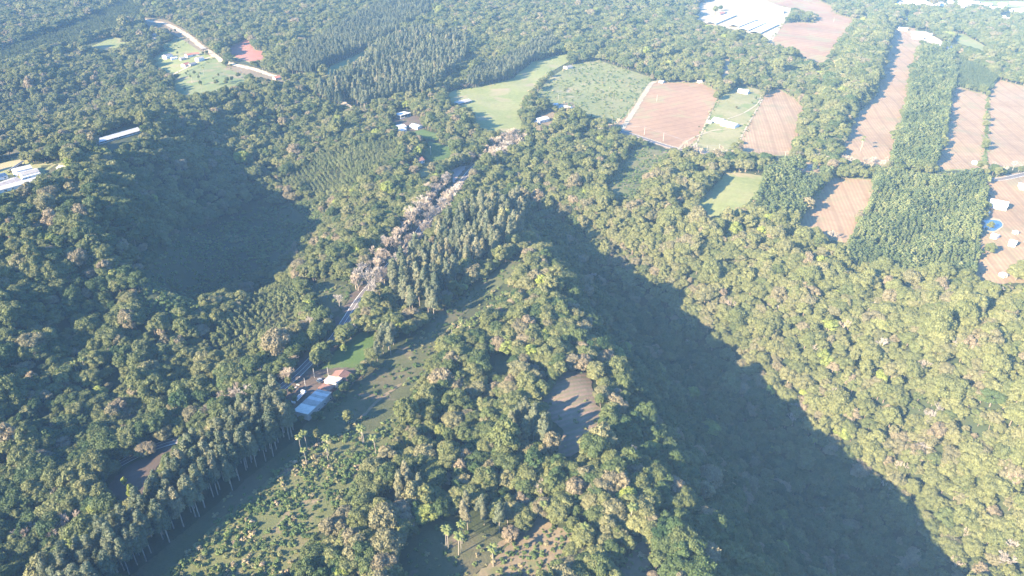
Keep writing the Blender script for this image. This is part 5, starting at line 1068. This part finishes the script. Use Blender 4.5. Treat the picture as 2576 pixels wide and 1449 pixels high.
def truck():
    c, L, rz = axis(W1(1080,990), W1(1250,810), 1.0); z = float(height(*c))+.3; r = empty('flatbed_truck', (c[0], c[1], z), rz, label='long flatbed truck with pale side rails parked at the workshop', cat='truck')
    Geo().box(-5, 2.6, -1.15, 1.15, .95, 1.1).build('flatbed', M['metal'], r)
    for s in (-1, 1): Geo().box(-5, 2.6, s*1.15-(.1 if s > 0 else 0), s*1.15+(.1 if s < 0 else 0), 1.1, 1.55).build('side_rail', M['trim'], r)
    cabg = Geo(); cabg.prism([(2.8,.6),(2.8,2.75),(4.1,2.75),(4.7,1.75),(4.9,1.6),(4.9,.6)], -1.15, 1.15); cb = cabg.build('cab', M['car_white'], r)
    Geo().add([(4.14,-1,2.7),(4.14,1,2.7),(4.70,1,1.80),(4.70,-1,1.80)], [(3,2,1,0)]).build('windscreen', M['glass'], cb)
    Geo().box(-5, 4.6, -.45, .45, .7, .93).build('chassis', M['black'], r)
    for x in (-4, -2.9, 3.7):
        for s in (-1, 1): wheel(r, x, s*1.0, .5, .3)
    for s in (-1, 1): Geo().box(4.88, 4.95, s*.85-.15, s*.85+.15, .8, 1.0).build('headlight', M['lamp'], r)
truck()
for i, (x, y) in enumerate([(995,1052),(1032,1060)]):
    px, py, pz = (float(v[0]) for v in ground_at(*W1(x, y))); g = Geo(); g.tube([(0,0,0),(0,0,.25),(0,0,1.3),(0,0,1.6)], [.6,.75,.75,.3], 14)
    e = empty('water_tank', (px, py, pz+.2), 0, label=('left' if i == 0 else 'right')+' one of two white round tanks by the workshop', cat='tank', group='white tanks'); g.build('tank', M['trim'], e); l = Geo(); l.tube([(0,0,1.6),(0,0,1.72)], [.36,.34], 12); l.build('lid', M['metal'], e)
_rr = random.Random(8)
for x, y in [(1100,630),(1135,640),(1075,690),(1040,715),(1020,745),(1000,770),(985,795),(1060,705)]:
    px, py, pz = (float(v[0]) for v in ground_at(*W1(x, y))); bm = bmesh.new(); bmesh.ops.create_icosphere(bm, subdivisions=2, radius=.7)
    for v in bm.verts: v.co *= _rr.uniform(.75, 1.2); v.co.z *= .7
    me = bpy.data.meshes.new('rock'); bm.to_mesh(me); bm.free(); me.materials.append(M['concrete']); o = bpy.data.objects.new('rock', me); COL.objects.link(o); o.location = (px, py, pz+.4); tag(o, 'pale block in the line between the road and the yard', 'rock', 'pale blocks along the yard')
def pole(name, label, foot, h, cross=True, rz=0.0, group=None, lamp=False):
    x, y, z = (float(v[0]) for v in ground_at(*foot)); r = empty(name, (x, y, z), rz, label=label, cat='utility pole', group=group)
    g = Geo(); g.tube([(0,0,-.6),(0,0,h*.5),(0,0,h)], [.24,.20,.15], 8); g.build('shaft', M['concrete'], r)
    if cross:
        Geo().box(-1.1, 1.1, -.07, .07, h-.75, h-.6).build('crossarm', M['wood'], r)
        for s in (-.95, 0, .95): k = Geo(); k.tube([(s,0,h-.6),(s,0,h-.35)], [.06,.05], 6); k.build('insulator', M['trim'], r)
    return Vector((x, y, z+h-.35)), r
def zz(x, y): return (1545.6+x*.125, 309+y*.125)
def zs4(x, y): return (1932+x*.25, 360.6+y*.25)
tops = []
for f, w in ((zz(175,215), 'with crossarm at the lower left corner of the big pink field'), (zz(600,245), 'on the lower edge of the big pink field'), (zz(980,372), 'before the leafless trees below the big pink field'), (zz(1850,640), 'left of the lawn with the round tree'), (zz(2095,612), 'right of the lawn below the long white house'), (zs4(165,170), 'below the pink strip by the long white house'), (zs4(495,195), 'at the bare patch of the far road'), (zs4(1165,262), 'by the leafless trees under the fallow strip'), (zs4(1555,278), 'under the planted strip between pink fields')):
    tops.append(pole('utility_pole', 'concrete pole '+w, f, 10.5, True, .5, 'poles along the far road')[0])
for a, b in zip(tops[:-1], tops[1:]):
    g = Geo(); pts = [a.lerp(b, t/8)-Vector((0, 0, 3.0*(1-(2*t/8-1)**2)*(b-a).length/160)) for t in range(9)]; g.tube(pts, [.05]*9, 4, cap=False); g.build('power_line', M['metal']); o = bpy.context.scene.collection.objects[-1]; tag(o, 'thin wire strung between two poles of the far road', 'power line', 'wires along the far road')
for f, h, w in ((W1(1295,690), 7.5, 'beside the flatbed truck in the workshop yard'), (W1(1505,460), 7.5, 'behind the cars in the workshop yard'), (W1(1832,415), 7, 'between the store and the workshop yard'), (W9(1145,610), 11, 'at the far corner of the gravel yard'), (W9(1585,830), 11, 'at the near corner of the gravel yard'), (W9(740,335), 10, 'on the lawn behind the yellow-green tree'), ((549,48), 11, 'at the top of the village road'), ((298,213), 11, 'above the bare plot left of the village'), (W3(880,412), 9, 'in the dry yard of the village'), (W3(960,1110), 8, 'in the middle of the village pasture'), (W3(2000,1155), 9, 'by the white shed below the pasture'), (W3(2218,945), 9, 'where the village track leaves the pasture'), (W4(45,540), 10, 'left of the red roofed house by the bend'), ((1652,255), 9, 'on the pale track beside the big pink field'), ((1581,293), 9, 'at the lower end of the pale track'), (W5(655,700), 9, 'above the low grey roofed shed'), ((2097,56), 9, 'in the pink field right of the four long sheds')):
    pole('utility_pole', 'concrete pole '+w, f, h, h > 8, _rr.uniform(0, 3))
# pond with bank
_pp = [W8(555,700),W8(565,660),W8(600,642),W8(680,640),W8(750,648),W8(792,680),W8(790,712),W8(740,745),W8(700,766),W8(640,762),W8(590,745)]
_x, _y, _z = ground_at([p[0] for p in _pp], [p[1] for p in _pp]); _zm = float(_z.mean())
drape('pond_bank', [W8(535,705),W8(550,640),W8(600,622),W8(690,620),W8(770,632),W8(822,680),W8(815,720),W8(750,765),W8(700,788),W8(630,782),W8(560,755)], M['pale'], .40, 3.0)
_o = mesh_obj('pond', [(a, b, float(height(a, b))+.46) for a, b in resample(np.array(list(zip(_x, _y))+[(_x[0], _y[0])]), 2.0)[:-1]], [tuple(range(len(resample(np.array(list(zip(_x, _y))+[(_x[0], _y[0])]), 2.0))-1))], M['water'])
if _o.data.polygons[0].normal.z < 0: _o.data.flip_normals()
tag(_o, kind='structure'); _o['kind'] = 'structure'
_px, _py, _pz = (float(v[0]) for v in ground_at(*W8(650,745))); tree_thing('broad', _px, _py, _pz, 8, .45, 'round green tree standing at the edge of the pond', None, .8, None, 'tree')
# hedge between the two right fields, saplings in rows
_hr = np.random.default_rng(4)
for t in np.linspace(0, 1, 34):
    fx, fy = 2486-7*t+_hr.normal(0,.8), 243+172*t; x, y, z = (float(v[0]) for v in ground_at(fx, fy)); shrub_thing(x, y, z, _hr.uniform(1.6, 3.2), .35, 'dark bush in the thin hedge between the two right pink fields', 'hedge between the right pink fields')

# ======================= AIR =======================
g = Geo(); g.box(-3650, 3650, -850, 4850, -120, 290); hz = g.build('haze', None); hz.data.materials.clear()
hm = bpy.data.materials.new('haze'); hm.use_nodes = True; hn = hm.node_tree; hn.nodes.remove(hn.nodes['Principled BSDF'])
hv = hn.nodes.new('ShaderNodeVolumePrincipled'); hv.inputs['Color'].default_value = (*HAZE_COLOR, 1); hv.inputs['Density'].default_value = HAZE_DENSITY; hv.inputs['Anisotropy'].default_value = HAZE_ANISO
hn.links.new(hv.outputs[0], hn.nodes['Material Output'].inputs['Volume']); hz.data.materials.append(hm); tag(hz, kind='stuff')
